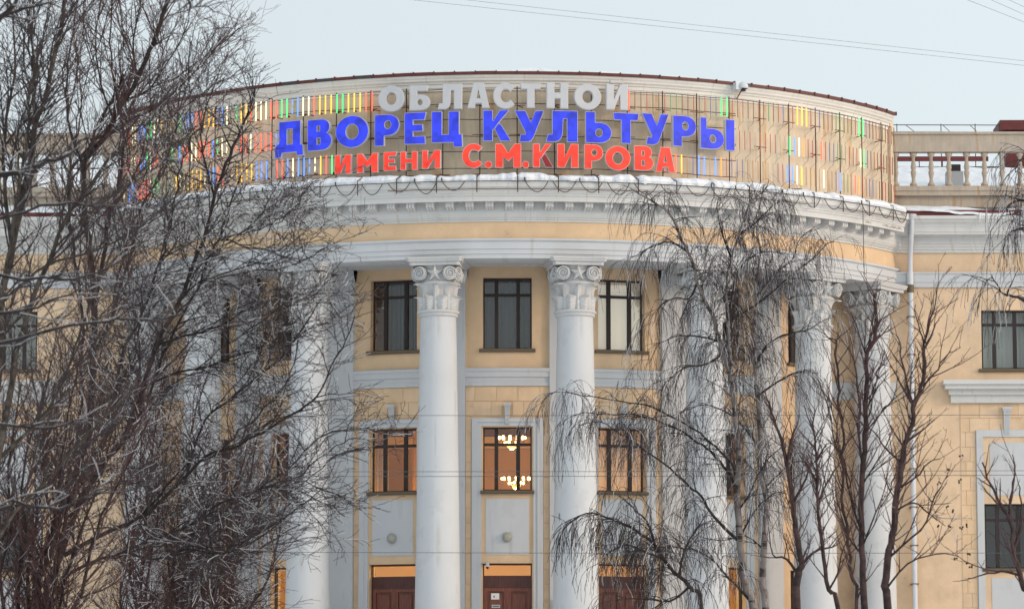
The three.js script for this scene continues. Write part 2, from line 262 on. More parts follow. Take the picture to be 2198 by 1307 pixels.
{ // wings: flat walls on both sides with one window axis each in view
  const X = 15.93, W2 = 0.76;
  for (const s of [-1, 1]) {
    const g = new Geo(), wall = (x0, x1, y0, y1) => g.box(Math.min(s * x0, s * x1), Math.max(s * x0, s * x1), y0, y1, 7.8, 8.25);
    wall(9.6, X - W2, GY, 19.3); wall(X + W2, 34, GY, 19.3); wall(X - W2, X + W2, GY, 8.6); wall(X - W2, X + W2, 10.66, 14.98); wall(X - W2, X + W2, 16.88, 19.3);
    part(palace, 'wing_wall', g.build(), M.yellowB);
    const x0 = s > 0 ? 11.9 : -34, x1 = s > 0 ? 34 : -11.9;
    part(palace, 'wing_architrave', new Geo().run([[8.25, 17.615], [8.33, 17.615], [8.33, 17.77], [8.355, 17.775], [8.355, 18.03], [8.39, 18.045], [8.39, 18.1], [8.24, 18.105]], x0, x1).build(), M.white);
    part(palace, 'wing_cornice', new Geo().run([[8.24, 18.73], [8.33, 18.735], [8.33, 18.82], [8.37, 18.83], [8.37, 18.9], [8.40, 18.91], [8.42, 18.98], [8.47, 19.02], [8.47, 19.23], [8.86, 19.25], [8.86, 19.31], [8.89, 19.33], [8.9, 19.45], [8.96, 19.56], [9.06, 19.64], [9.06, 19.7], [9.12, 19.71], [9.12, 19.82], [8.0, 19.9]], s > 0 ? 12.2 : -34, s > 0 ? 34 : -12.2).build(), M.cornice);
    part(palace, 'gutter', new Geo().box(s > 0 ? 12.75 : -34, s > 0 ? 34 : -12.75, 19.83, 20.02, 8.8, 9.0).build(), M.redRoof);
    // hood, rusticated field, surround, panels
    const hx0 = s > 0 ? 14.02 : -17.84, hx1 = s > 0 ? 17.84 : -14.02;
    const hood = group(palace, 'hood'), slab = (n, dx, y0, y1, z1) => part(hood, n, new Geo().box(hx0 - dx, hx1 + dx, y0, y1, 8.22, z1).build(), M.cornice);
    slab('crown_moulding', 0.15, 14.44, 14.58, 8.82); slab('fascia', 0.09, 14.30, 14.44, 8.72); slab('bed_moulding', -0.05, 14.13, 14.30, 8.52); slab('bed_moulding', -0.12, 13.88, 14.13, 8.4);
    const bl = [new Geo(), new Geo()], rr = rng(91);
    for (let c = 0; c < 19; c++) {
      const y1 = 13.86 - c * 0.465, y0 = y1 - 0.452;
      if (y1 > 13.1) { let a = 14.45, k = 0; while (a < 17.4) { const w = Math.min(17.41 - a, (k++ === 0 && c % 2 ? 0.3 : 0.62)); const m = part(palace, 'block', new Geo().box(Math.min(s * a, s * (a + w - 0.015)), Math.max(s * a, s * (a + w - 0.015)), y0, y1, 8.24, 8.268).build(), rr() < 0.5 ? M.yellowB : M.yellowC); a += w; } }
      else for (const q of [-1, 1]) {
        const cut = c % 2 ? 0.16 : 0.3;
        for (const [a, b] of [[1.02, 1.02 + cut], [1.035 + cut, 1.48]]) { const xa = s * X + q * a, xb = s * X + q * b; part(palace, 'block', new Geo().box(Math.min(xa, xb), Math.max(xa, xb), y0, y1, 8.24, 8.268).build(), rr() < 0.5 ? M.yellowB : M.yellowC); }
      }
    }
    const cx = s * X, sur = group(palace, 'window_surround');
    for (const q of [-1, 1]) { part(sur, 'jamb', new Geo().box(Math.min(cx + q * 0.77, cx + q * 1.0), Math.max(cx + q * 0.77, cx + q * 1.0), GY, 13.02, 8.24, 8.30).build(), M.white); part(sur, 'bead', new Geo().box(Math.min(cx + q * 0.86, cx + q * 0.985), Math.max(cx + q * 0.86, cx + q * 0.985), GY, 13.0, 8.3, 8.325).build(), M.white); }
    part(sur, 'head', new Geo().box(cx - 0.768, cx + 0.768, 12.80, 13.02, 8.24, 8.30).build(), M.white);
    for (const [n, y0, y1] of [['wall_panel', 10.93, 12.62], ['wall_panel', GY, 8.3]]) part(palace, n, new Geo().box(cx - 0.56, cx + 0.56, y0, y1, 8.23, 8.263).build(), M.white);
    keystone(cx, 12.86, 13.74, 8.26, 0.22, 0);
    // lower return of the belt behind the engaged column
    part(palace, 'belt_course', new Geo().run([[8.24, 13.98], [8.3, 13.985], [8.3, 14.2], [8.33, 14.21], [8.33, 14.53], [8.24, 14.57]], s > 0 ? 9.7 : -12.4, s > 0 ? 12.4 : -9.7).build(), M.white);
  }
}
function keystone(x, y0, y1, z, w, turn, parent = palace) {
  const g = new Geo(), h = y1 - y0, prof = [[0.0, 0], [0.06, 0], [0.075, h * 0.25], [0.10, h * 0.6], [0.155, h * 0.82], [0.155, h * 0.86]];
  const half = (y) => w * (0.36 + 0.16 * y / h);
  for (const [a, b] of [[-1, -0.62], [-0.5, -0.1], [0.1, 0.5], [0.62, 1]]) for (let k = 0; k + 1 < prof.length; k++) { const [z0, p] = prof[k], [z1, q] = prof[k + 1]; g.quad([a * half(p), p, z0], [b * half(p), p, z0], [b * half(q), q, z1], [a * half(q), q, z1]); g.quad([b * half(p), p, z0], [b * half(p), p, -0.01], [b * half(q), q, -0.01], [b * half(q), q, z1]); g.quad([a * half(p), p, -0.01], [a * half(p), p, z0], [a * half(q), q, z1], [a * half(q), q, -0.01]); }
  for (let k = 0; k + 1 < prof.length; k++) { const [z0, p] = prof[k], [z1, q] = prof[k + 1], d = 0.018; g.quad([-half(p), p, z0 - d], [half(p), p, z0 - d], [half(q), q, z1 - d], [-half(q), q, z1 - d]); }
  g.box(-w * 0.62, w * 0.62, h * 0.86, h * 0.93, -0.01, 0.18); g.box(-w * 0.72, w * 0.72, h * 0.93, h, -0.01, 0.215);
  const m = part(parent, 'keystone', g.build(), M.white); m.position.set(x, y0, z); m.rotation.y = turn; return m;
}

// ------------------------------------------------------------------ bays of the curved wall
function windowGroup(w, h, tall, panesMat = M.glass, plain = false) {
  const o = new THREE.Group(); o.name = 'window';
  const f = new Geo(), m = 0.115, e = 0.055, unit = (w - 2 * e - 2 * m) / (73 + 132 + 75), xs = [-w / 2 + e]; for (const q of [73, 132, 75]) { xs.push(xs.at(-1) + q * unit); xs.push(xs.at(-1) + m); }
  const tr = plain ? h * 0.5 : h * tall, ty = h - tr, th = 0.085;
  if (w < 1) { xs.length = 0; xs.push(-w / 2 + e, -0.03, 0.03, w / 2 - e); }
  f.box(-w / 2, w / 2, 0, e, -0.05, 0.03).box(-w / 2, w / 2, h - e, h, -0.05, 0.03).box(-w / 2, -w / 2 + e, e, h - e, -0.05, 0.03).box(w / 2 - e, w / 2, e, h - e, -0.05, 0.03);
  for (let k = 1; k + 1 < xs.length; k += 2) if (xs[k + 1] - xs[k] > 0.01 && xs[k + 1] < w / 2 - e) f.box(xs[k], xs[k + 1], e, h - e, -0.06, 0.045);
  const cols = []; for (let k = 0; k + 1 < xs.length; k += 2) cols.push([xs[k], xs[k + 1]]);
  for (const [a, b] of cols) f.box(a, b, ty - th / 2, ty + th / 2, -0.05, 0.035);
  part(o, 'frame', f.build(), M.frame);
  for (const [a, b] of cols) for (const [c, d] of [[e, ty - th / 2], [ty + th / 2, h - e]]) part(o, 'pane', new Geo().quad([a, c, -0.01], [b, c, -0.01], [b, d, -0.01], [a, d, -0.01]).build(), panesMat);
  return o;
}
function place(parent, o, R, deg, y) { parent.add(o); at(o, R, deg, y); return o; }
const sillGeo = (w) => new Geo().box(-w / 2, w / 2, -0.07, 0, -0.2, 0.1).box(-w / 2, w / 2, -0.1, -0.07, -0.2, 0.085).build();
{
  const boostedGlass = new THREE.MeshPhysicalMaterial({ color: 0xffffff, roughness: 0.02, transmission: 1, thickness: 0, ior: 2.33 }), wUpBoosted = windowGroup(1.525, UP[1] - UP[0], 0.235, boostedGlass), wUp = windowGroup(1.525, UP[1] - UP[0], 0.235), wMid = windowGroup(1.525, MID[1] - MID[0], 0.27), wSide = windowGroup(0.76, UP[1] - UP[0], 0.235), wSideM = windowGroup(0.76, MID[1] - MID[0], 0.27), wSideD = windowGroup(0.76, DOOR[1] - DOOR[0], 0.2);  // same glass, reflectance raised for one bay to brighten the sky glow there
  const sUp = sillGeo(1.74), sMid = sillGeo(1.66), sSide = sillGeo(0.9);
  for (const t of BAY) {
    const a = place(palace, (t === 16.5 ? wUpBoosted : wUp).clone(), RW - 0.28, t, UP[0]); part(a, 'sill', sUp, M.sill).position.set(0, 0, 0.28);
    const b = place(palace, wMid.clone(), RW - 0.28, t, MID[0]); part(b, 'sill', sMid, M.sill).position.set(0, 0, 0.3);
  }
  for (const t of SIDE) { for (const [w, y] of [[wSide, UP[0]], [wSideM, MID[0]]]) part(place(palace, w.clone(), RW - 0.25, t, y), 'sill', sSide, M.sill).position.set(0, 0, 0.25); place(palace, wSideD.clone(), RW - 0.25, t, DOOR[0]); }
  const wW = windowGroup(1.5, 1.9, 0.24), wL = windowGroup(1.5, 2.06, 0.245);
  for (const s of [-1, 1]) for (const [w, y] of [[wW, 14.98], [wL, 8.6]]) { const o = w.clone(); palace.add(o); o.position.set(s * 15.93, y, 8.05); part(o, 'sill', sUp, M.sill).position.set(0, 0, 0.2); }
}
const PH = 2.31;                                                   // half a pilaster
{
  const rr = rng(17), jw = 0.0155;
  for (const t of BAY) {
    // stepped belt course between the pilasters
    part(palace, 'belt_course', new Geo().sweep([[12.49, 13.978], [12.58, 13.98], [12.58, 14.10], [12.555, 14.105], [12.555, 14.25], [12.6, 14.26], [12.6, 14.4], [12.64, 14.45], [12.64, 14.53], [12.49, 14.565]], t - 8.25 + PH, t + 8.25 - PH, 12).build(), M.white);
    // white surround from the ground to above the middle window
    const sur = group(palace, 'window_surround'), d = (m) => m / RW * 180 / Math.PI, inner = d(0.80), outer = d(1.105);
    for (const q of [-1, 1]) {
      const lo = Math.min(q * inner, q * outer), hi = Math.max(q * inner, q * outer);
      part(sur, 'jamb', new Geo().arcBox(12.49, 12.555, t + lo, t + hi, GY, 12.99, 2).build(), M.white);
      part(sur, 'bead', new Geo().arcBox(12.555, 12.585, t + Math.min(q * (inner + 0.55), q * (outer - 0.08)), t + Math.max(q * (inner + 0.55), q * (outer - 0.08)), GY, 12.965, 2).build(), M.white);
    }
    part(sur, 'head', new Geo().arcBox(12.49, 12.555, t - inner + 0.005, t + inner - 0.005, 12.735, 12.99, 6).build(), M.white);
    part(sur, 'bead', new Geo().arcBox(12.555, 12.585, t - inner - 0.54, t + inner + 0.54, 12.86, 12.965, 6).build(), M.white);
    const p = polar(12.58, t, 0); keystone(p[0], 12.80, 13.42, p[2], 0.165, rad(t));
    part(palace, 'wall_panel', new Geo().arcBox(12.49, 12.52, t - d(0.665), t + d(0.665), 8.78, 10.5, 5).build(), M.white);
    // rusticated blocks: two courses above the surround, narrow ones beside it
    for (let c = 0; c < 19; c++) {
      const y1 = 13.972 - c * 0.47, y0 = y1 - 0.47 + jw, e = 8.25 - PH - 0.02;
      if (y0 < GY) break;
      const row = c < 2 ? (c % 2 ? [-e, -2.3, -0.78, 0.78, 2.3, e] : [-e, -4.6, -1.5, 1.5, 4.6, e]).map((x, i, A) => i + 1 < A.length ? [x, A[i + 1]] : 0).filter(Boolean) : [[-e, -outer - 0.03], [outer + 0.03, e]];
      for (const [a, b] of row) {
        if (c === 1 && a === -0.78) continue;                       // the keystone stands here
        part(palace, 'block', new Geo().arcBox(12.49, 12.522, t + a + 0.035, t + b - 0.035, y0, y1, 2).build(), [M.yellow, M.yellowB, M.yellowC][Math.floor(rr() * 3)]);
      }
    }
  }
  for (const t of COL) {
    const o = group(palace, 'pilaster');
    part(o, 'shaft', new Geo().arcBox(12.49, 12.63, t - PH, t + PH, GY, 17.35, 4).build(), M.white);
    part(o, 'capital', new Geo().sweep([[12.6, 17.33], [12.68, 17.34], [12.68, 17.40], [12.72, 17.42], [12.78, 17.55], [12.78, 17.69], [12.5, 17.69]], t - PH - 0.35, t + PH + 0.35, 5, true).build(), M.white);
  }
}

// ------------------------------------------------------------------ doors
{
  const W = 1.6, H = DOOR[1] - DOOR[0];
  const leafGeo = (() => {
    const w = 0.712, h = 2.698, g = new Geo().box(0, w, 0, h, -0.06, -0.035);
    for (const [y0, y1] of [[0, 0.14], [h - 0.12, h], [0.75, 0.85], [1.62, 1.72]]) g.box(0, w, y0, y1, -0.035, 0.022);
    for (const [x0, x1] of [[0, 0.1], [w - 0.1, w]]) for (const [y0, y1] of [[0.14, 0.75], [0.85, 1.62], [1.72, h - 0.12]]) g.box(x0, x1, y0, y1, -0.035, 0.022);
    for (const [y0, y1] of [[0.22, 0.67], [0.93, 1.54], [1.8, h - 0.2]]) g.box(0.17, w - 0.17, y0, y1, -0.035, 0.012);
    return g.build();
  })();
  const handle = new Geo().tube([[0, 0, 0], [0, 0, 0.05], [0, 0.26, 0.05], [0, 0.26, 0]], 0.012, 6).build();
  for (const t of BAY) {
    const narrow = Math.abs(t) > 20, o = group(palace, 'door'), w = W - 0.06;
    at(o, RW - 0.26, t, DOOR[0]);
    part(o, 'frame', new Geo().box(-w / 2, -w / 2 + 0.055, 0, H, -0.06, 0.06).box(w / 2 - 0.055, w / 2, 0, H, -0.06, 0.06).box(-w / 2 + 0.055, w / 2 - 0.055, H - 0.05, H, -0.06, 0.06).build(), narrow ? M.frame : M.woodDark);
    if (narrow) { // glazed side doors
      part(o, 'stile', new Geo().box(-0.06, 0.06, 0.2, H - 0.05, -0.04, 0.03).box(-w / 2 + 0.055, w / 2 - 0.055, 0, 0.2, -0.04, 0.03).build(), M.frame);
      for (const s of [-1, 1]) part(o, 'pane', new Geo().quad([s > 0 ? 0.06 : -w / 2 + 0.055, 0.2, 0], [s > 0 ? w / 2 - 0.055 : -0.06, 0.2, 0], [s > 0 ? w / 2 - 0.055 : -0.06, H - 0.05, 0], [s > 0 ? 0.06 : -w / 2 + 0.055, H - 0.05, 0]).build(), M.glass);
      continue;
    }
    part(o, 'transom_pane', new Geo().quad([-w / 2 + 0.055, 3.1, 0], [w / 2 - 0.055, 3.1, 0], [w / 2 - 0.055, H - 0.05, 0], [-w / 2 + 0.055, H - 0.05, 0]).build(), M.glass);
    part(o, 'beam', new Geo().box(-w / 2 + 0.055, w / 2 - 0.055, 2.74, 3.1, -0.05, 0.03).box(-w / 2 + 0.055, w / 2 - 0.055, 2.74, 2.80, 0.03, 0.05).build(), M.woodDark);
    for (const s of [-1, 1]) { const l = part(o, 'leaf', leafGeo, M.wood); l.position.set(s < 0 ? -w / 2 + 0.057 : 0.005, 0.04, 0); if (s < 0) part(l, 'astragal', new Geo().box(0.68, 0.745, 0, 2.698, 0.0225, 0.036).build(), M.wood); part(l, 'handle', handle, M.sill).position.set(s < 0 ? 0.66 : 0.05, 1.0, 0.02); }
  }
}

// ------------------------------------------------------------------ columns
const columnProto = new THREE.Group(); columnProto.name = 'column';
{
  const V = (r, y) => new THREE.Vector2(r, y), c = columnProto;
  const lathe = (pts, n = 48) => { const g = new THREE.LatheGeometry(pts.map(([r, y]) => V(r, y)), n); const u = g.attributes.uv; for (let k = 0; k < u.count; k++) u.setXY(k, u.getX(k) * 4, g.attributes.position.getY(k)); return g; };
  const shaft = []; for (let k = 0; k <= 24; k++) { const q = k / 24, y = 5.62 + (15.87 - 5.62) * q; shaft.push([0.70 - 0.153 * Math.pow(q, 1.25), y]); }
  part(c, 'shaft', lathe(shaft), M.white);
  part(c, 'base', lathe([[0.001, GY], [0.95, GY], [0.95, 5.17], [0.9, 5.19], [0.95, 5.24], [0.95, 5.32], [0.88, 5.38], [0.8, 5.42], [0.8, 5.46], [0.84, 5.5], [0.84, 5.56], [0.74, 5.61], [0.69, 5.64]]), M.white);
  const nk = [[0.54, 15.855], [0.575, 15.86], [0.605, 15.885], [0.61, 15.92], [0.595, 15.95], [0.60, 15.955], [0.63, 15.965], [0.655, 16.0], [0.65, 16.035], [0.62, 16.055], [0.56, 16.06]];
  part(c, 'necking', lathe(nk), M.capital);
  part(c, 'bell', lathe([[0.54, 16.05], [0.47, 16.1], [0.46, 16.4], [0.49, 16.65], [0.56, 16.78], [0.66, 16.84], [0.69, 16.87], [0.66, 16.9], [0.60, 16.92], [0.58, 17.1], [0.6, 17.3], [0.64, 17.42]]), M.capital);
  // abacus with hollowed sides
  const ab = (half, hollow, y0, y1) => {
    const s = new THREE.Shape(), k = half * 0.10;
    for (let q = 0; q < 4; q++) { const C = Math.cos(q * Math.PI / 2), S = Math.sin(q * Math.PI / 2), P = (x, y) => [x * C - y * S, x * S + y * C]; const a = P(half, -half + k), b = P(half, half - k), m = P(half - hollow * 2, 0), d = P(half - k, half); if (!q) s.moveTo(...a); s.quadraticCurveTo(...m, ...b); s.lineTo(...d); }
    const g = new THREE.ExtrudeGeometry(s, { depth: y1 - y0, bevelEnabled: false, curveSegments: 8 }); g.rotateX(-Math.PI / 2); g.translate(0, y0, 0); return g;
  };
  part(c, 'abacus', mergeGeometries([ab(0.78, 0.055, 17.385, 17.475), ab(0.815, 0.055, 17.475, 17.50), ab(0.86, 0.055, 17.50, 17.565), ab(0.885, 0.055, 17.565, 17.612)]), M.capital);
  // volutes: two on each face
  const vol = (() => {
    const parts = [], disc = new THREE.CylinderGeometry(0.215, 0.17, 0.28, 28).toNonIndexed(); disc.rotateX(Math.PI / 2); disc.translate(0, 0, -0.16); parts.push(disc);
    const pts = [], rs = []; for (let k = 0; k <= 60; k++) { const f = k / 60 * Math.PI * 4.4, r = 0.18 * Math.pow(1 - k / 60, 0.9) + 0.02; pts.push([r * Math.cos(f), r * Math.sin(f), 0.004]); rs.push(0.030 - 0.012 * k / 60); }
    parts.push(new Geo().tube(pts, rs, 5).build().toNonIndexed()); const eye = new THREE.SphereGeometry(0.035, 10, 6).toNonIndexed(); parts.push(eye);
    return mergeGeometries(parts);
  })();
  for (let q = 0; q < 4; q++) for (const s of [-1, 1]) {
    const m = part(c, 'volute', vol, M.capital), a = q * Math.PI / 2, x = s * 0.465, z = 0.70; m.position.set(x * Math.cos(a) + z * Math.sin(a), 17.145, -x * Math.sin(a) + z * Math.cos(a)); m.rotation.y = a + s * 0.32; m.scale.x = s;
  }
  // acanthus leaves
  const leaf = (w, h, curl, r0) => {
    const g = new Geo(), NU = 10, NV = 16, grid = [], P = (u, v) => {
      const ww = w * (0.86 + 0.22 * Math.sin(v * Math.PI)) * Math.sqrt(Math.max(0.02, 1 - Math.pow(Math.max(0, v - 0.55) / 0.47, 3))) * (1 + 0.07 * Math.cos(v * 26));
      const t = Math.max(0, v - 0.58) / 0.42, y = v < 0.58 ? h * v : h * (0.58 + 0.36 * Math.sin(t * Math.PI * 0.68)), out = r0 + 0.05 + 0.03 * v + curl * (1 - Math.cos(t * Math.PI * 0.75)) * 0.62;
      const rib = 0.034 * Math.exp(-u * u * 22) + 0.02 * Math.cos(v * 26 - Math.abs(u) * 5) * Math.abs(u) * (1 - Math.abs(u)) * 4, R = out + rib - 0.085 * u * u;
      return [R * Math.sin(u * ww / r0), y, R * Math.cos(u * ww / r0)];
    };
    for (let j = 0; j <= NV; j++) for (let i = 0; i <= NU; i++) { const p = P(-1 + 2 * i / NU, j / NV); grid.push(g.v(...p, 0, 0, 1, p[0], p[1])); }
    for (let j = 0; j < NV; j++) for (let i = 0; i < NU; i++) { const k = j * (NU + 1) + i; g.i.push(k, k + 1, k + NU + 2, k, k + NU + 2, k + NU + 1); }
    const geo = g.build(); geo.computeVertexNormals(); return geo;
  };
  const low = leaf(0.165, 0.46, 0.13, 0.535), mid = leaf(0.125, 0.80, 0.10, 0.50), cor = leaf(0.15, 0.86, 0.33, 0.50);
  for (let q = 0; q < 8; q++) { const m = part(c, 'leaf', low, M.capital); m.rotation.y = (q + 0.5) * Math.PI / 4; m.position.y = 16.04; const n = part(c, 'leaf', q % 2 ? cor : mid, M.capital); n.rotation.y = q * Math.PI / 4; n.position.y = 16.04; n.scale.set(0.97, 1, 0.97); }
  // five-pointed stars in the middle of each face
  const star = (() => { const g = new Geo(), p = []; for (let k = 0; k < 10; k++) { const f = Math.PI / 2 + k * Math.PI / 5, r = k % 2 ? 0.105 : 0.265; p.push([r * Math.cos(f), r * Math.sin(f), 0]); } for (let k = 0; k < 10; k++) { const a = p[k], b = p[(k + 1) % 10]; g.quad(a, b, [0, 0, 0.10], [0, 0, 0.10]); g.quad([b[0], b[1], -0.12], b, a, [a[0], a[1], -0.12]); } return g.build(); })();
  for (let q = 0; q < 4; q++) { const m = part(c, 'star', star, M.capital), a = q * Math.PI / 2; m.position.set(0.69 * Math.sin(a), 17.15, 0.69 * Math.cos(a)); m.rotation.y = a; }
}
for (const t of COL) { const c = columnProto.clone(); palace.add(c); at(c, 14.52, t, 0); }
for (const t of [-53.1, 53.1]) { const c = columnProto.clone(); palace.add(c); at(c, 14.52, t, 0); }   // engaged columns at the wing walls

// ------------------------------------------------------------------ balustrades and roofs of the wings
{
  const bal = new THREE.LatheGeometry([[0.001, 0], [0.12, 0], [0.12, 0.1], [0.085, 0.12], [0.065, 0.17], [0.055, 0.25], [0.075, 0.36], [0.095, 0.45], [0.085, 0.51], [0.06, 0.55], [0.085, 0.59], [0.09, 0.66], [0.065, 0.79], [0.05, 0.9], [0.06, 0.97], [0.085, 1.0], [0.115, 1.03], [0.115, 1.12], [0.001, 1.12]].map((p) => new THREE.Vector2(...p)), 14);
  for (const s of [-1, 1]) {
    const o = group(palace, 'balustrade'), bx = (n, x0, x1, y0, y1, z0, z1, m = M.stone) => part(o, n, new Geo().box(Math.min(s * x0, s * x1), Math.max(s * x0, s * x1), y0, y1, z0, z1).build(), m);
    bx('top_rail', 12.3, 34, 22.17, 22.74, 7.16, 7.5); bx('coping', 12.3, 34, 22.742, 22.82, 7.1, 7.56); bx('bottom_rail', 12.3, 34, 20.89, 21.05, 7.16, 7.5); bx('bottom_rail', 12.3, 34, 20.74, 20.888, 7.18, 7.47); bx('plinth_wall', 12.3, 34, 19.6, 20.738, 7.0, 7.3);
    for (let k = -1; k < 36; k++) part(o, 'baluster', bal, M.stone).position.set(s * (13.16 + 0.577 * k), 21.05, 7.33);
  }
  const roof = new Geo(); for (const s of [-1, 1]) roof.box(s > 0 ? 12.0 : -34, s > 0 ? 34 : -12.0, 19.4, 20.3, -8, 7.8); roof.box(-12, 12, 19.3, 19.9, -8, 7.6);
  part(palace, 'flat_roof', roof.build(), M.dim);
  // rotunda roof behind the parapet
  part(palace, 'flat_roof', new Geo().arcBox(0.05, 14.1, -59, 59, 19.0, 20.3, 60).build(), M.dim);
  // a snow-laden pitched roof behind each wing
  for (const s of [-1, 1]) {
    const x0 = s > 0 ? 12.05 : -34, x1 = s > 0 ? 34 : -12.05;
    part(palace, 'pitched_roof', new Geo().quad([x0, 20.3, 6.6], [x1, 20.3, 6.6], [x1, 22.85, 0], [x0, 22.85, 0]).quad([x0, 22.85, 0], [x1, 22.85, 0], [x1, 20.3, -7], [x0, 20.3, -7]).build(), M.redRoof);
    part(palace, 'ridge_beam', new Geo().box(x0, x1, 22.84, 22.96, -0.12, 0.06).build(), M.frame);
  }
}
{ // snow on those roofs: soft uneven sheets
  const sheet = (x0, x1, f, zs, seed, name, label) => {
    const g = new Geo(), L = lattice(seed, 64), nx = 90, h = (x, z, k) => f(z, x) + 0.13 * (noise2(L, 64, 64, x * 0.9 + 70, z * 1.3 + 70) - 0.5) + 0.05 * (noise2(L, 64, 64, x * 2.7 + 70, z * 3.3 + 70) - 0.5) + (k === 0 || k === zs.length - 1 ? -0.02 : 0.05);
    const V = []; for (let i = 0; i <= nx; i++) { V.push(zs.map((z, k) => [x0 + (x1 - x0) * i / nx, h(x0 + (x1 - x0) * i / nx, z, k), z + (k === 0 ? 0.2 * (noise2(L, 64, 64, i * 0.6, 5) - 0.5) : 0)])); }
    for (let i = 0; i < nx; i++) for (let k = 0; k + 1 < zs.length; k++) g.quad(V[i][k], V[i + 1][k], V[i + 1][k + 1], V[i][k + 1]);
    const geo = g.build(); geo.deleteAttribute('normal'); geo.computeVertexNormals();
    return single(geo, M.snow, name, label, 'snow', null, 'stuff');
  };
  for (const s of [-1, 1]) {
    const a = s > 0 ? 12.06 : -30, b = s > 0 ? 30 : -12.06, side = s > 0 ? 'beside the drainpipe' : 'behind the bare trees';
    sheet(a, b, (z) => 20.42 + (6.6 - z) * 0.386, [6.62, 6.5, 5, 4, 3, 2, 1, 0.3, 0.08], 3 + s, 'roof_snow', 'smooth snow on the pitched roof ' + (s > 0 ? 'seen between the balusters by the red chimney' : 'seen between the balusters ' + side));
    sheet(s > 0 ? 12.75 : -30, s > 0 ? 30 : -12.75, (z, x) => 19.95 + (9.0 - z) * 0.26 + 0.05 * Math.sin(x * 1.1), [9.06, 9.0, 8.8, 8.5, 8.2, 7.9, 7.6, 7.3], 8 + s, 'cornice_snow', 'snow bank on the wing cornice ' + side);
  }
}

// ------------------------------------------------------------------ rooms behind the windows
{
  const outline = () => { const s = new THREE.Shape(); s.moveTo(-9.25, 8); for (let k = 0; k <= 40; k++) { const t = rad(-50 + 100 * k / 40); s.lineTo(12.04 * Math.sin(t), -12.04 * Math.cos(t)); } s.lineTo(9.25, 8); s.closePath(); return s; };
  const slab = (n, y0, y1, m) => { const g = new THREE.ExtrudeGeometry(outline(), { depth: y1 - y0, bevelEnabled: false }); g.rotateX(Math.PI / 2); g.translate(0, y1, 0); return part(palace, n, g, m); };
  // (shape's y is minus z, so rotateX(+90) lays it flat with z towards the street)
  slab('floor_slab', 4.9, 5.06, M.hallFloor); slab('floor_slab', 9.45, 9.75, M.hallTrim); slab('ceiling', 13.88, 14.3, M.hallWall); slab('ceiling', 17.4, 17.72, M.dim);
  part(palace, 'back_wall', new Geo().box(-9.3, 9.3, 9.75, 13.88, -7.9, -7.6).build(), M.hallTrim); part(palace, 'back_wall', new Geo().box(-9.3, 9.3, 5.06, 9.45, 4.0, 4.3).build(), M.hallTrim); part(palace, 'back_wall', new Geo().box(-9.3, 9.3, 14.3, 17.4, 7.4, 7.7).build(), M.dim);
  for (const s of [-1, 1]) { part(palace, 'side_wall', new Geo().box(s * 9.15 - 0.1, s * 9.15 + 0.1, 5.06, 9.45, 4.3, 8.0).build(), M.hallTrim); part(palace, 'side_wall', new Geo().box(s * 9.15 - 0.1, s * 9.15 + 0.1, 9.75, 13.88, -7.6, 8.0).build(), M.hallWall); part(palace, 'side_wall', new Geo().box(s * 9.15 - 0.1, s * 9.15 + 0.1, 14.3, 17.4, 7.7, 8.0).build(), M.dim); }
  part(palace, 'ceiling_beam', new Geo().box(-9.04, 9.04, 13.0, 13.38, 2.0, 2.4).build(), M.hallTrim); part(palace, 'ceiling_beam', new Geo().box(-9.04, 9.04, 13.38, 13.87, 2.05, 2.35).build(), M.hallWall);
  // closed boxes behind the wing windows
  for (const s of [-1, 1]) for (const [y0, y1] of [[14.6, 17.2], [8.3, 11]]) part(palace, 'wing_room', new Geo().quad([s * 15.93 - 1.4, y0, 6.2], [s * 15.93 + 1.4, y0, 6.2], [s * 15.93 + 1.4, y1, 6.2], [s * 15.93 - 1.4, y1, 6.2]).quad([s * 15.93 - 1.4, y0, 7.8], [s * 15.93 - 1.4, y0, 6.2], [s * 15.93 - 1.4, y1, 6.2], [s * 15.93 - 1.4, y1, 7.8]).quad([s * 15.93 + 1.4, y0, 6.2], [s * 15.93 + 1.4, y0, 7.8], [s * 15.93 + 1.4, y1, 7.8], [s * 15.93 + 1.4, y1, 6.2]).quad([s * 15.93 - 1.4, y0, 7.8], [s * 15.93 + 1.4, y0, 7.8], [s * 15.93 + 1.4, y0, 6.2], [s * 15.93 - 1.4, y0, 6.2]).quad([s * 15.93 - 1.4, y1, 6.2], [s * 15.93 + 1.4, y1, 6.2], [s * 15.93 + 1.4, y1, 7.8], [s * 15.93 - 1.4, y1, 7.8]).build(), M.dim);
}
const warm = new THREE.Color(1.0, 0.53, 0.17), bulbMat = mat(L3(1, 0.85, 0.6), { emissive: L3(1, 0.66, 0.27), emissiveIntensity: 6, roughness: 0.4 });
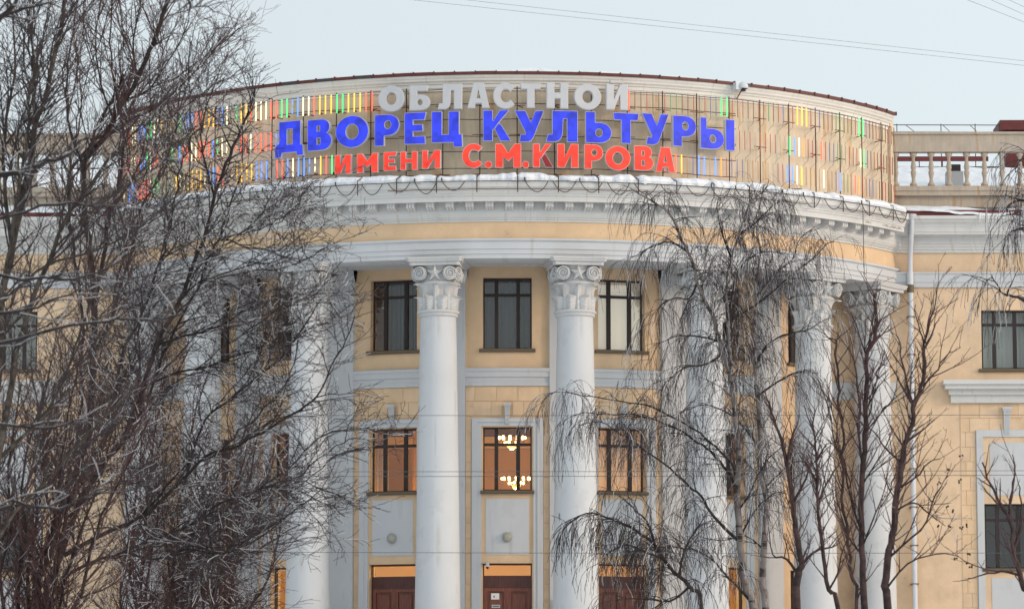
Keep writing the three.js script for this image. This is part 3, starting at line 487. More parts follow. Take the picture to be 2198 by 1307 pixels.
function chandelier(x, y, z, top_, label, I, n = 11, R = 0.42) {
  const o = top(new THREE.Group(), 'chandelier', label, 'chandelier', 'hall chandeliers'); o.position.set(x, y, z);
  const g = new Geo().tube([[0, top_ - y, 0], [0, 0, 0]], 0.015, 6); for (let k = 0; k < n; k++) { const a = k / n * 2 * Math.PI, c = Math.cos(a), s = Math.sin(a); g.tube([[0, -0.1, 0], [c * R * 0.6, -0.2, s * R * 0.6], [c * R, -0.04, s * R]], 0.012, 5); }
  part(o, 'arms', g.build(), M.sill);
  const bulb = new THREE.SphereGeometry(0.05, 12, 8); for (let k = 0; k < n; k++) { const a = k / n * 2 * Math.PI; part(o, 'bulb', bulb, bulbMat).position.set(Math.cos(a) * R, 0.03, Math.sin(a) * R); if (k % 2) part(o, 'bulb', bulb, bulbMat).position.set(Math.cos(a + 0.3) * R * 0.5, -0.13, Math.sin(a + 0.3) * R * 0.5); }
  part(o, 'crystal_bowl', new THREE.SphereGeometry(0.16, 14, 8, 0, Math.PI * 2, Math.PI / 2, Math.PI / 2).translate(0, -0.2, 0), new THREE.MeshPhysicalMaterial({ color: L3(1, 0.85, 0.6), roughness: 0.5, transmission: 0.6, thickness: 0 }));
  const p = new THREE.PointLight(warm, I, 0, 2); p.position.set(0, -0.5, 0); p.castShadow = true; p.shadow.radius = 12; o.add(p); p.name = 'chandelier_light';
}
chandelier(0.1, 12.78, 8.0, 13.88, 'lit chandelier hanging in the hall just behind the middle window', 12);
chandelier(0.15, 12.40, -3.0, 13.88, 'lit chandelier hanging deep in the hall below the first one in view', 18, 12, 0.5);
{ // entrance lamps
  const dome = new THREE.SphereGeometry(0.11, 16, 8, 0, Math.PI * 2, Math.PI / 2, Math.PI / 2);
  for (const [t, w, I] of [[-33, 'left glazed side door', 5], [-16.5, 'double door below the curtained window'], [0, 'double door with the notices'], [16.5, 'double door behind the birch'], [33, 'right glazed side door', 5]]) {
    const o = top(new THREE.Group(), 'ceiling_lamp', 'round lit ceiling lamp in the vestibule behind the ' + w, 'lamp', 'vestibule lamps'); at(o, 10.4, t, 9.44);
    part(o, 'plate', new THREE.CylinderGeometry(0.12, 0.12, 0.03, 16).translate(0, -0.018, 0), M.sill); const d = part(o, 'shade', dome, bulbMat); d.position.y = -0.034; d.scale.y = 0.6;
    const p = new THREE.PointLight(new THREE.Color(1.0, 0.70, 0.28), I ?? 15, 0, 2); p.position.set(0, -0.25, 0); p.castShadow = true; p.shadow.radius = 6; p.name = 'vestibule_light'; o.add(p);
  }
}
{ // curtains, and two added sheets coloured as reflected sky
  const curtain = (w, h, folds, amp, seed) => { const r = rng(seed), g = new Geo(), n = folds * 8, ph = r() * 6; const P = []; for (let i = 0; i <= n; i++) { const u = i / n; P.push([(-0.5 + u) * w, amp * Math.sin(u * folds * 2 * Math.PI + ph + Math.sin(u * 17) * 0.9)]); } for (let i = 0; i < n; i++) g.quad([P[i][0], 0, P[i][1]], [P[i + 1][0], 0, P[i + 1][1]], [P[i + 1][0], h, P[i + 1][1]], [P[i][0], h, P[i][1]]); const geo = g.build(); geo.deleteAttribute('normal'); geo.computeVertexNormals(); return geo; };
  const cl = (c, t) => new THREE.MeshPhysicalMaterial({ color: c, roughness: 1, transmission: t, thickness: 0, side: THREE.DoubleSide });
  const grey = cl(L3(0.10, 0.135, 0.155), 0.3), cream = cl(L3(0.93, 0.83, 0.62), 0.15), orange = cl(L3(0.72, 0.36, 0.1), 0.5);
  const put = (R, t, y, off, geo, m, label, grp) => { const o = single(geo, m, 'curtain', label, 'curtain', grp); const p = polar(R, t, y), c = Math.cos(rad(t)), s = Math.sin(rad(t)); o.position.set(p[0] + off * c, y, p[2] - off * s); o.rotation.y = rad(t); };
  const H = 2.2;
  put(11.78, 0, 15.14, 0, curtain(1.7, H, 11, 0.035, 1), grey, 'dull blue-grey curtain in the upper window between the two middle columns', 'upper window curtains');
  put(11.78, -16.5, 15.14, 0.15, curtain(1.1, H, 8, 0.035, 2), grey, 'dull blue-grey curtain in the upper window left of the middle one', 'upper window curtains');
  put(12.14, 16.5, 15.14, 0, curtain(1.5, H, 2, 0.004, 3), cream, 'added cream sheet coloured as the bright sky reflected in an upper window beside the birch', 'upper window curtains');  // added sheet: its cream colour stands in for bright sky mirrored in the panes
  put(11.78, -33, 15.14, 0, curtain(1.7, H, 10, 0.035, 4), grey, 'grey curtain in an upper window hidden behind the bare trees', 'upper window curtains');
  put(11.78, 33, 15.14, 0, curtain(1.7, H, 10, 0.035, 5), grey, 'grey curtain in an upper window mostly behind a column and the birch', 'upper window curtains');
  put(12.05, 16.5, 10.75, 0, curtain(1.52, 2.0, 6, 0.03, 6), cl(L3(0.85, 0.58, 0.36), 0.35), 'added peach sheet coloured as the sunset sky reflected in the middle floor window behind the birch', 'middle floor curtains');  // added too: peach colour paints the orange sky reflection of this window
  put(11.75, -16.5, 10.75, -0.62, curtain(0.42, 2.0, 5, 0.03, 7), cl(L3(0.6, 0.42, 0.3), 0.4), 'pale curtain drawn to the left side of a lit window', 'middle floor curtains');
  put(11.75, -16.5, 10.75, 0.6, curtain(0.4, 2.0, 5, 0.03, 8), orange, 'glowing orange curtain drawn to the right side of a lit window', 'middle floor curtains');
  put(11.75, -33, 10.75, 0, curtain(1.6, 2.0, 9, 0.03, 9), cl(L3(0.3, 0.24, 0.2), 0.2), 'brown curtain in a middle floor window behind the bare trees', 'middle floor curtains');
  put(11.75, 33, 10.75, 0, curtain(1.6, 2.0, 9, 0.03, 10), cl(L3(0.3, 0.24, 0.2), 0.2), 'brown curtain in a middle floor window between the birch trunks', 'middle floor curtains');
  for (const s of [-1, 1]) { const o = single(curtain(1.6, 1.95, 7, 0.03, 12 + s), cl(L3(0.42, 0.46, 0.42), 0.2), 'curtain', s > 0 ? 'grey-green curtain in the upper wing window above the hood' : 'grey-green curtain in the wing window behind the bare trees', 'curtain', 'wing curtains'); o.position.set(s * 15.93, 14.98, 7.7); }
}

// ------------------------------------------------------------------ sign letters
const glyph = (() => {
  const S = (...p) => { const s = new THREE.Shape(); p.forEach((q, k) => k ? s.lineTo(q[0], q[1]) : s.moveTo(q[0], q[1])); s.closePath(); return s; };
  const ring = (cx, cy, rx, ry, hole) => { const s = hole ? new THREE.Path() : new THREE.Shape(); s.absellipse(cx, cy, rx, ry, 0, Math.PI * 2, false, 0); return s; };
  const H = (s, ...h) => { s.holes.push(...h); return s; };
  const rect = (a, b, c, d) => { const s = new THREE.Path(); s.moveTo(a, c); s.lineTo(a, d); s.lineTo(b, d); s.lineTo(b, c); s.closePath(); return s; };
  const bowl = (x0, y0, y1, stem, t, w = 1) => { // stem plus a round bowl between y0 and y1, as one outline
    const s = new THREE.Shape(), m = (y0 + y1) / 2, r = (y1 - y0) / 2;
    return { s, m, r };
  };
  return {
    'О': () => [H(ring(0.5, 0.5, 0.5, 0.5), ring(0.5, 0.5, 0.19, 0.235, true))],
    'Н': (t) => [S([0, 0], [t, 0], [t, 0.38], [1 - t, 0.38], [1 - t, 0], [1, 0], [1, 1], [1 - t, 1], [1 - t, 0.62], [t, 0.62], [t, 1], [0, 1])],
    'Т': (t) => [S([0, 1], [0.03, 0.76], [0.5 - t / 2, 0.76], [0.5 - t / 2, 0], [0.5 + t / 2, 0], [0.5 + t / 2, 0.76], [0.97, 0.76], [1, 1])],
    'Е': (t) => [S([0, 0], [0.97, 0], [0.95, 0.25], [t, 0.25], [t, 0.4], [0.86, 0.4], [0.84, 0.62], [t, 0.62], [t, 0.76], [0.93, 0.76], [1, 1], [0, 1])],
    'Л': () => { const s = new THREE.Shape(); s.moveTo(0, 0); s.lineTo(0.25, 0); s.quadraticCurveTo(0.5, 0, 0.53, 0.3); s.lineTo(0.55, 0.74); s.lineTo(0.66, 0.74); s.lineTo(0.66, 0); s.lineTo(1, 0); s.lineTo(1, 1); s.lineTo(0.2, 1); s.lineTo(0.2, 0.25); s.lineTo(0.06, 0.24); s.closePath(); return [s]; },
    'Ц': () => [S([0, 1], [0, 0.13], [0.7, 0.13], [0.72, 0], [1, 0], [0.98, 0.36], [0.89, 0.36], [0.89, 1], [0.55, 1], [0.55, 0.36], [0.34, 0.36], [0.34, 1])],
    'Д': () => [H(S([0, 0], [0.22, 0], [0.25, 0.13], [0.76, 0.13], [0.78, 0.03], [1, 0.03], [0.98, 0.33], [0.9, 0.33], [0.9, 1], [0.14, 1], [0.14, 0.4], [0.0, 0.3]), rect(0.42, 0.62, 0.36, 0.78))],
    'В': () => { const s = new THREE.Shape(); s.moveTo(0, 0); s.lineTo(0.58, 0); s.bezierCurveTo(1.12, 0, 1.12, 0.5, 0.8, 0.55); s.bezierCurveTo(1.02, 0.62, 1.0, 1, 0.58, 1); s.lineTo(0, 1); s.closePath(); return [H(s, rect(0.4, 0.54, 0.2, 0.4), rect(0.4, 0.52, 0.62, 0.78))]; },
    'Р': (t) => { const s = new THREE.Shape(); s.moveTo(0, 0); s.lineTo(t, 0); s.lineTo(t, 0.32); s.lineTo(0.55, 0.32); s.bezierCurveTo(1.15, 0.34, 1.15, 0.98, 0.55, 1); s.lineTo(0, 1); s.closePath(); return [H(s, ring(0.53, 0.67, 0.13, 0.13, true))]; },
    'Ь': (t) => { const s = new THREE.Shape(); s.moveTo(0, 0); s.lineTo(0.55, 0); s.bezierCurveTo(1.15, 0.02, 1.15, 0.64, 0.55, 0.66); s.lineTo(t, 0.66); s.lineTo(t, 1); s.lineTo(0, 1); s.closePath(); return [H(s, ring(0.52, 0.33, 0.13, 0.12, true))]; },
    'Б': (t) => { const s = new THREE.Shape(); s.moveTo(0, 0); s.lineTo(0.55, 0); s.bezierCurveTo(1.15, 0.02, 1.15, 0.62, 0.6, 0.63); s.lineTo(t, 0.63); s.lineTo(t, 0.76); s.lineTo(0.86, 0.76); s.lineTo(0.9, 1); s.lineTo(0, 1); s.closePath(); return [H(s, ring(0.52, 0.32, 0.12, 0.11, true))]; },
    'А': () => { const h = new THREE.Path(); h.moveTo(0.42, 0.4); h.lineTo(0.5, 0.72); h.lineTo(0.58, 0.4); h.closePath(); return [H(S([0, 0], [0.33, 0], [0.37, 0.19], [0.63, 0.19], [0.67, 0], [1, 0], [0.74, 1], [0.27, 1]), h)]; },
    'С': () => { const s = new THREE.Shape(), a = 0.66; s.moveTo(0.53 + 0.5 * Math.cos(a) * 1.08, 0.5 + 0.5 * Math.sin(a) * 1.1); s.absellipse(0.52, 0.5, 0.52, 0.5, a + 0.05, 2 * Math.PI - a - 0.05, false, 0); s.lineTo(0.53 + 0.27 * Math.cos(-a), 0.5 + 0.25 * Math.sin(-a)); s.absellipse(0.54, 0.5, 0.22, 0.245, 2 * Math.PI - a, a, true, 0); s.closePath(); return [s]; },
    'И': (t) => [S([0, 0], [t, 0], [1 - t, 0.58], [1 - t, 0], [1, 0], [1, 1], [1 - t, 1], [t, 0.42], [t, 1], [0, 1])],
    'Й': (t) => [S([0, 0], [t, 0], [1 - t, 0.58], [1 - t, 0], [1, 0], [1, 1], [1 - t, 1], [t, 0.42], [t, 1], [0, 1]), S([0.2, 1.03], [0.77, 1.03], [0.77, 1.1], [0.62, 1.07], [0.36, 1.08], [0.2, 1.15])],
    'К': () => [S([0, 0], [0.35, 0], [0.35, 0.36], [0.41, 0.4], [0.52, 0.55], [0.93, 1], [0.6, 1], [0.37, 0.66], [0.35, 0.68], [0.35, 1], [0, 1]), S([0.415, 0.39], [0.62, 0], [1, 0], [0.66, 0.52], [0.56, 0.58], [0.525, 0.545])],
    'У': () => { const s = new THREE.Shape(); s.moveTo(0, 1); s.lineTo(0.37, 1); s.lineTo(0.55, 0.62); s.lineTo(0.7, 1); s.lineTo(1, 1); s.lineTo(0.66, 0.18); s.quadraticCurveTo(0.58, 0, 0.42, 0); s.lineTo(0.16, 0); s.lineTo(0.2, 0.25); s.lineTo(0.36, 0.24); s.lineTo(0.37, 0.3); s.closePath(); return [s]; },
    'М': () => [S([0, 0], [0.31, 0], [0.31, 0.45], [0.5, 0.26], [0.69, 0.45], [0.69, 0], [1, 0], [1, 1], [0.74, 1], [0.5, 0.62], [0.26, 1], [0, 1])],
    '.': () => [ring(0.5, 0.5, 0.5, 0.5)],
  };
})();
glyph['Ы'] = (t) => { const a = glyph['Ь'](t)[0]; return [a, 'bar']; };
function scaleShape(s, w, h) { const f = (p) => p.map((v) => new THREE.Vector2(v.x * w, v.y * h)), e = s.extractPoints(14), o = new THREE.Shape(f(e.shape)); for (const q of e.holes) o.holes.push(new THREE.Path(f(q))); return o; }
const flow = tiled(TX_flow, 1.1);
const lit = (c, e, k) => mat(c, { emissive: e, emissiveIntensity: k, emissiveMap: flow, roughness: 0.6 });
const SIGN = {
  white: { face: mat(L3(0.56, 0.56, 0.58), { map: tiled(TX_white, 1.7), roughness: 0.4 }), name: 'ОБЛАСТНОЙ', label: 'unlit white upper line of block letters on the curved parapet', depth: 0.13 },
  blue: { face: lit(L3(0.012, 0.02, 0.2), L3(0.026, 0.05, 1.0), 0.82), label: 'glowing blue middle line of large block letters on the curved parapet', depth: 0.15 },
  red: { face: lit(L3(0.40, 0.015, 0.01), L3(1.0, 0.06, 0.025), 0.95), label: 'glowing red lowest line of block letters on the curved parapet', depth: 0.13 },
};
const rimMat = mat(L3(0.55, 0.55, 0.57), { roughness: 0.5 }), deadRed = mat(L3(0.26, 0.006, 0.012), { roughness: 0.35 });
for (const [key, rows] of Object.entries(LETTERS)) {
  const cfg = SIGN[key], o = top(new THREE.Group(), 'sign_lettering', cfg.label, 'sign', 'lines of the roof sign'); o.position.y = rows[0][3]; const y00 = rows[0][3];
  for (const [ch, deg, w, yb, yt] of rows) {
    const h = yt - yb, t = Math.min(0.4, 0.315 * h / w), L = group(o, 'letter'); at(L, 15.0, deg, yb - y00);
    let shapes = glyph[ch](t), sx = 1;
    if (ch === 'Ы') { shapes = [scaleShape(shapes[0], w * 0.69, h)]; const b = new THREE.Shape(); b.moveTo(w * 0.74, 0); b.lineTo(w, 0); b.lineTo(w, h); b.lineTo(w * 0.74, h); b.closePath(); shapes.push(b); } else shapes = shapes.map((s) => scaleShape(s, w, h));
    shapes.forEach((s, k) => {
      const dead = key === 'red' && ch === 'К' && k === 1;
      const rim = new THREE.ExtrudeGeometry(s, { depth: cfg.depth, bevelEnabled: false, curveSegments: 10 }); rim.translate(-w / 2, 0, -cfg.depth);
      part(L, 'rim', rim, rimMat);
      const face = new THREE.ExtrudeGeometry(s, { depth: 0.008, bevelEnabled: true, bevelThickness: 0.006, bevelSize: 0.006, bevelOffset: -0.02, bevelSegments: 1, curveSegments: 10 }); face.translate(-w / 2, 0, 0.004);
      part(L, 'face', face, dead ? deadRed : cfg.face, dead ? 'unlit dark red leg' : undefined);
    });
  }
}

// ------------------------------------------------------------------ the steel grid that holds sign and tubes
const RODS = []; for (let k = -13; k <= 13; k++) RODS.push(k * 4.42 + 1.25);
{
  const o = top(new THREE.Group(), 'steel_lattice', 'dark steel grid of rods carrying the letters and tubes on the parapet', 'lattice'); o.position.y = 20.1;
  for (const t of RODS) {
    if (Math.abs(t) > 58.5) continue;
    const r = part(o, 'upright', new Geo().tube([polar(14.78, t, 0.02), polar(14.78, t, 2.84)], 0.017, 6, true).build(), M.iron);
    for (const y of [0.12, 1.35, 2.25]) { part(o, 'bracket', new Geo().tube([polar(14.44, t + 0.7, y), polar(14.79, t, y)], 0.016, 5).build(), M.rust); part(o, 'bracket', new Geo().tube([polar(14.79, t - 0.9, y), polar(14.79, t + 0.9, y)], 0.014, 5).build(), M.rust); }
  }
  for (const y of [0.3, 0.82, 1.3, 1.82, 2.3, 2.76]) { const p = []; for (let a = y < 2.7 && y > 0.1 ? -29 : -57; a <= (y > 2.7 ? 57 : 29); a += 0.8) p.push(polar(14.80, a, y + 0.012 * Math.sin(a * 0.7))); part(o, 'rail', new Geo().tube(p, 0.013, 5).build(), M.iron); }
}
{ // neon tubes
  const C = { r: [1, 0.13, 0.07], y: [1, 0.55, 0.06], o: [1, 0.3, 0.06], g: [0.06, 0.85, 0.22], b: [0.10, 0.30, 1.0], w: [1, 0.88, 0.55] };
  const litM = {}, offM = {}; for (const [k, c] of Object.entries(C)) { litM[k] = mat(L3(c[0] * 0.5, c[1] * 0.5, c[2] * 0.5), { emissive: L3(...c), emissiveIntensity: 1.5, roughness: 0.3 }); offM[k] = mat(L3(0.10 + c[0] * 0.42, 0.06 + c[1] * 0.38, 0.05 + c[2] * 0.42), { roughness: 0.35 }); }
  offM.u = mat(L3(0.25, 0.13, 0.08), { roughness: 0.5 });
  const Y = [22.29, 21.30, 20.40], LEN = 0.585, D = 0.748;
  const full = new Geo().tube([[0, 0, 0], [0, LEN, 0]], 0.021, 7, true).build(), thin = new Geo().tube([[0, 0, 0], [0, LEN, 0]], 0.014, 6, true).build(), half = new Geo().tube([[0, 0, 0], [0, LEN * 0.3, 0]], 0.019, 7, true).build();
  const clip = new Geo().box(-0.03, 0.03, -0.02, 0.02, -0.12, 0.02).build(), tail = new Geo().tube([[0, 0, 0], [0.03, -0.1, -0.06], [-0.04, -0.22, -0.2], [0.02, -0.3, -0.3]], 0.0045, 4).build();
  const rack = (label, side, rows) => {
    const o = top(new THREE.Group(), 'neon_tube_rack', label, 'light tubes', 'racks of coloured light tubes'); o.position.y = Y[2];
    rows.forEach(([start, dir, str], row) => [...str].forEach((ch, k) => {
      if (ch === '.' || Math.abs(start + dir * k * D) > 57.6) return;
      const t = start + dir * k * D, y = Y[row] - Y[2], low = ch.toLowerCase();
      if (side < 0) {
        const m = part(o, 'tube', ch === low ? full : half, litM[low]); at(m, 14.83, t, y + (ch === low ? 0 : 0.1));
        if (ch !== low) { const n = part(o, 'tube', half, litM[low]); at(n, 14.83, t, y + LEN * 0.62); }
      } else if (ch === low && ch !== 'u') at(part(o, 'tube', full, litM[low]), 14.83, t, y);
      else { const m = part(o, 'tube', thin, offM[low]); at(m, 14.83, t, y); if (k % 2 === 0) part(m, 'wire_tail', tail, M.rust); }
      if (k % 3 === 0 && side < 0) at(part(o, 'clip', clip, M.rust), 14.80, t, y + 0.04);
    }));
  };
  rack('rack of brightly lit coloured glass tubes left of the letters behind bare trees', -1, [
    [-16.23, -1, 'rryyyggyyyrwwbBggrrwwwryyG.wbByyyrrBbBg....YwwggbbBwwrR'],
    [-28.95, -1, 'BrrrrwrrR.WwGbrrrwwrrb.g..wrrwgbbrwwrR'],
    [-21.30, -1, 'gryWBbbwbrr.bbbyyyyW.rrbBWyyyywWy....ggWrrrrbBb.w'],
  ]);
  rack('rack of mostly unlit coloured glass tubes right of the letters', 1, [
    [14.65, 1, 'rUURUURGGUURURBBggRURUURUGURBURyyyRUBURUGGUUURggBUURUUURUUUR'],
    [29.1, 1, 'RRRWRRRRWWgbwoRRWrRBBGGWRRRwgBURURUURUU'],
    [20.5, 1, 'ryYBbbWboRBBBYYYYWWRRbbwyYYYWwYYBbGGWroRRBBWURRUUR'],
  ]);
}

// ------------------------------------------------------------------ rail and cable loops over the ledge, ledge snow
{
  const o = top(new THREE.Group(), 'ledge_railing', 'rusty low railing with hanging cable loops along the snowy cornice ledge', 'railing'); o.position.y = 19.5;
  const r = rng(77);
  for (const t of RODS) {
    if (Math.abs(t) > 53) continue;
    part(o, 'post', new Geo().tube([polar(14.8, t, 0.72), polar(15.3, t, 0.66), polar(15.96, t, 0.44), polar(15.96, t, -0.02)], 0.017, 5, true).build(), M.iron);
  }
  for (const [y, m] of [[0.32, M.iron], [0.075, M.rust]]) for (let a = -52.8; a < 52.5; a += 4.42) { if (y < 0.1 && r() < 0.2) continue; const p = []; for (let k = 0; k <= 6; k++) p.push(polar(15.955, a + k * 0.73, y + 0.012 * (r() - 0.5))); part(o, 'rail', new Geo().tube(p, 0.013, 5).build(), m); }
  for (let a = -52; a < 52; a += 3.0) {
    if (r() < 0.12) continue;
    const w = 2.3 + r() * 0.5, d = 0.26 + r() * 0.12, p = []; for (let k = 0; k <= 12; k++) { const u = k / 12; p.push(polar(15.98, a + w * u, 0.33 - d * 4 * u * (1 - u) * (0.9 + 0.2 * u))); }
    part(o, 'cable_loop', new Geo().tube(p, 0.014, 5).build(), M.cable);
    if (r() < 0.5) part(o, 'clip', new Geo().box(-0.02, 0.02, -0.03, 0.07, -0.02, 0.02).build(), M.cable).position.set(...polar(15.98, a, 0.36));
  }
  const drop = [19.8, 19.4, 18.8, 18.2, 17.55].map((y, k) => polar(15.97, 44.2 + 0.03 * k, y));
  single(new Geo().tube(drop, 0.012, 5).build(), M.cable, 'hanging_cable', 'dark cable hanging straight down from the ledge above the last capital', 'cable');
}
{
  const L = lattice(7, 64), g = new Geo(), n = 520, A = -53.2, B = 53.2, nz = (a, b) => noise2(L, 64, 64, a, b);
  const ring = []; for (let i = 0; i <= n; i++) {
    const t = A + (B - A) * i / n, gap = Math.min(...RODS.map((r) => Math.abs(r - t))), dip = 1 - 0.35 * Math.exp(-gap * gap / 0.03), s = i * 0.13, h = (0.13 + 0.06 * nz(s, 3) + 0.03 * nz(s * 3.1, 9) + 0.07 * nz(i * 0.03 + 9, 40)) * dip, out = 15.80 + 0.12 * nz(s * 1.7, 20) * dip + 0.06 * nz(s * 4, 33);
    ring.push([[out - 0.01, 19.80], [out + 0.015, 19.84 + h * 0.35], [out - 0.05, 19.84 + h * 0.8], [out - 0.2, 19.86 + h * (0.95 + 0.15 * nz(s * 2.3, 50))], [15.35, 19.88 + h * (1 + 0.2 * nz(s * 2.9, 55))], [15.0, 19.92 + h * 0.95], [14.6, 19.95 + h * 0.8], [14.46, 19.96 + h * 0.75]].map(([R, y]) => polar(R, t, y)));
  }
  for (let i = 0; i < n; i++) for (let k = 0; k < 7; k++) g.quad(ring[i][k], ring[i + 1][k], ring[i + 1][k + 1], ring[i][k + 1]);
  single(g.build(), M.snow, 'ledge_snow', 'lumpy snow lying on the curved cornice ledge under the sign', 'snow', null, 'stuff');
  const q = new Geo(), r2 = []; for (let i = 0; i <= 240; i++) { const t = -57 + 114 * i / 240, h = (0.02 + 0.11 * Math.max(0, nz(i * 0.11, 60) - 0.35)) * (t > -8 && t < 14 ? 1.15 : t > 14 ? 0.25 : 0.8); r2.push([[14.72, 23.43], [14.66, 23.44 + h], [14.4, 23.45 + h * 1.2], [14.1, 23.44]].map(([R, y]) => polar(R, t, y))); }
  for (let i = 0; i < 240; i++) for (let k = 0; k < 3; k++) q.quad(r2[i][k], r2[i + 1][k], r2[i + 1][k + 1], r2[i][k + 1]);
  single(q.build(), M.snow, 'parapet_snow', 'thin snow along the top edge of the curved parapet', 'snow', null, 'stuff');
}

// ------------------------------------------------------------------ small things on the building
{ // dome camera housing on the parapet edge
  const o = top(new THREE.Group(), 'parapet_spotlight', 'white dome-shaped lamp housing on the parapet edge', 'lamp'); at(o, 14.85, 29.3, 23.26);
  part(o, 'hood', new THREE.SphereGeometry(0.16, 20, 12, 0, Math.PI * 2, 0, Math.PI * 0.62).translate(0.03, 0, 0.08), M.tin); part(o, 'housing', new Geo().box(-0.24, -0.04, -0.1, 0.12, -0.15, 0.1).build(), M.tin); part(o, 'lens', new THREE.CylinderGeometry(0.075, 0.09, 0.07, 16).translate(0.03, -0.1, 0.08), M.frame); part(o, 'bracket', new Geo().tube([[0.1, -0.05, -0.1], [0.03, -0.32, -0.3]], 0.02, 6).build(), M.rust);
}
{ // drainpipe on the right wing
  const o = top(new THREE.Group(), 'drainpipe', 'white metal drainpipe with bands on the right wing wall', 'pipe'); o.position.set(12.9, GY, 8.42);
  part(o, 'pipe', new Geo().tube([[0, 0, 0], [0, 12.55, 0]], 0.086, 12, true).build(), M.tin); part(o, 'pipe', new Geo().tube([[0, 12.6, 0.0], [0, 13.4, 0.02], [0, 13.75, 0.14], [0, 14.25, 0.55], [0, 14.55, 0.58]], 0.082, 12, true).build(), M.tin);
  part(o, 'funnel', new THREE.LatheGeometry([[0.085, 0], [0.1, 0.1], [0.17, 0.28], [0.175, 0.32], [0.15, 0.32]].map((p) => new THREE.Vector2(...p)), 16).translate(0, 14.5, 0.58), M.tin); part(o, 'collar', new THREE.CylinderGeometry(0.115, 0.11, 0.24, 14).translate(0, 12.5, 0), M.sill);
  part(o, 'sleeve', new THREE.CylinderGeometry(0.105, 0.105, 0.4, 14).translate(-0.01, 12.83, 0), M.tin);
  for (let y = 0.6; y < 12; y += 1.22) part(o, 'band', new Geo().box(-0.13, 0.13, y, y + 0.03, -0.17, 0.09).build(), M.sill);
}
{ // round lamps on the panels above the doors
  for (const [t, w] of [[-16.5, 'panel left of the middle door'], [0, 'panel above the middle door'], [16.5, 'panel behind the birch branches']]) {
    const o = top(new THREE.Group(), 'wall_lamp', 'round grey-green wall lamp on the white ' + w, 'lamp', 'round wall lamps'); at(o, 12.52, t - 0.05, 9.31);
    part(o, 'base', new THREE.CylinderGeometry(0.15, 0.155, 0.06, 24).rotateX(Math.PI / 2).translate(0, 0, 0.03), M.metalGrey); part(o, 'shade', new THREE.SphereGeometry(0.135, 24, 10, 0, Math.PI * 2, 0, Math.PI / 2).rotateX(Math.PI / 2).scale(1, 1, 0.6).translate(0, 0, 0.06), M.lampGlass); part(o, 'guard_ring', new THREE.TorusGeometry(0.142, 0.014, 8, 28).translate(0, 0, 0.065), M.metalGrey);
  }
  const c = top(new THREE.Group(), 'security_camera', 'small white security camera above the middle door', 'camera'); at(c, 12.52, -2.85, 8.47);
  part(c, 'arm', new Geo().box(-0.16, 0.02, 0.03, 0.06, -0.02, 0.1).build(), M.metalGrey); part(c, 'body', new THREE.CapsuleGeometry(0.055, 0.06, 4, 12).translate(0.02, -0.02, 0.1), M.tin); part(c, 'lens', new THREE.SphereGeometry(0.045, 12, 8).translate(0.02, -0.09, 0.115), M.frame);
  const p1 = new Geo().box(-0.125, 0.125, 0, 0.19, 0, 0.006), p2 = new Geo().box(-0.13, 0.13, 0, 0.1, 0, 0.006);
  const n1 = top(new THREE.Group(), 'notice', 'white paper notice on the left leaf of the middle door', 'notice'); at(n1, RW - 0.232, -1.75, 7.42); part(n1, 'sheet', p1.build(), mat(L3(0.72, 0.72, 0.72)));
  part(n1, 'printed_figure', new Geo().box(-0.06, -0.01, 0.06, 0.1, 0.006, 0.0075).box(-0.045, -0.02, 0.1, 0.12, 0.006, 0.0075).build(), mat(L3(0.3, 0.14, 0.12)));
  const n2 = top(new THREE.Group(), 'name_plate', 'small grey plate with print below the paper notice', 'plate'); at(n2, RW - 0.232, -1.65, 7.16); part(n2, 'sheet', p2.build(), mat(L3(0.42, 0.45, 0.45))); part(n2, 'printed_line', new Geo().box(-0.1, 0.1, 0.035, 0.065, 0.006, 0.0075).build(), mat(L3(0.08, 0.1, 0.1)));
  const e = top(new THREE.Group(), 'intercom_box', 'grey intercom box on the pilaster right of the middle door', 'box'); at(e, 12.63, 6.55, 7.0); part(e, 'case', new Geo().box(-0.1, 0.1, 0, 0.38, 0, 0.06).build(), M.metalGrey); part(e, 'speaker_grille', new Geo().box(-0.03, 0.07, 0.22, 0.3, 0.06, 0.068).build(), M.frame);
}
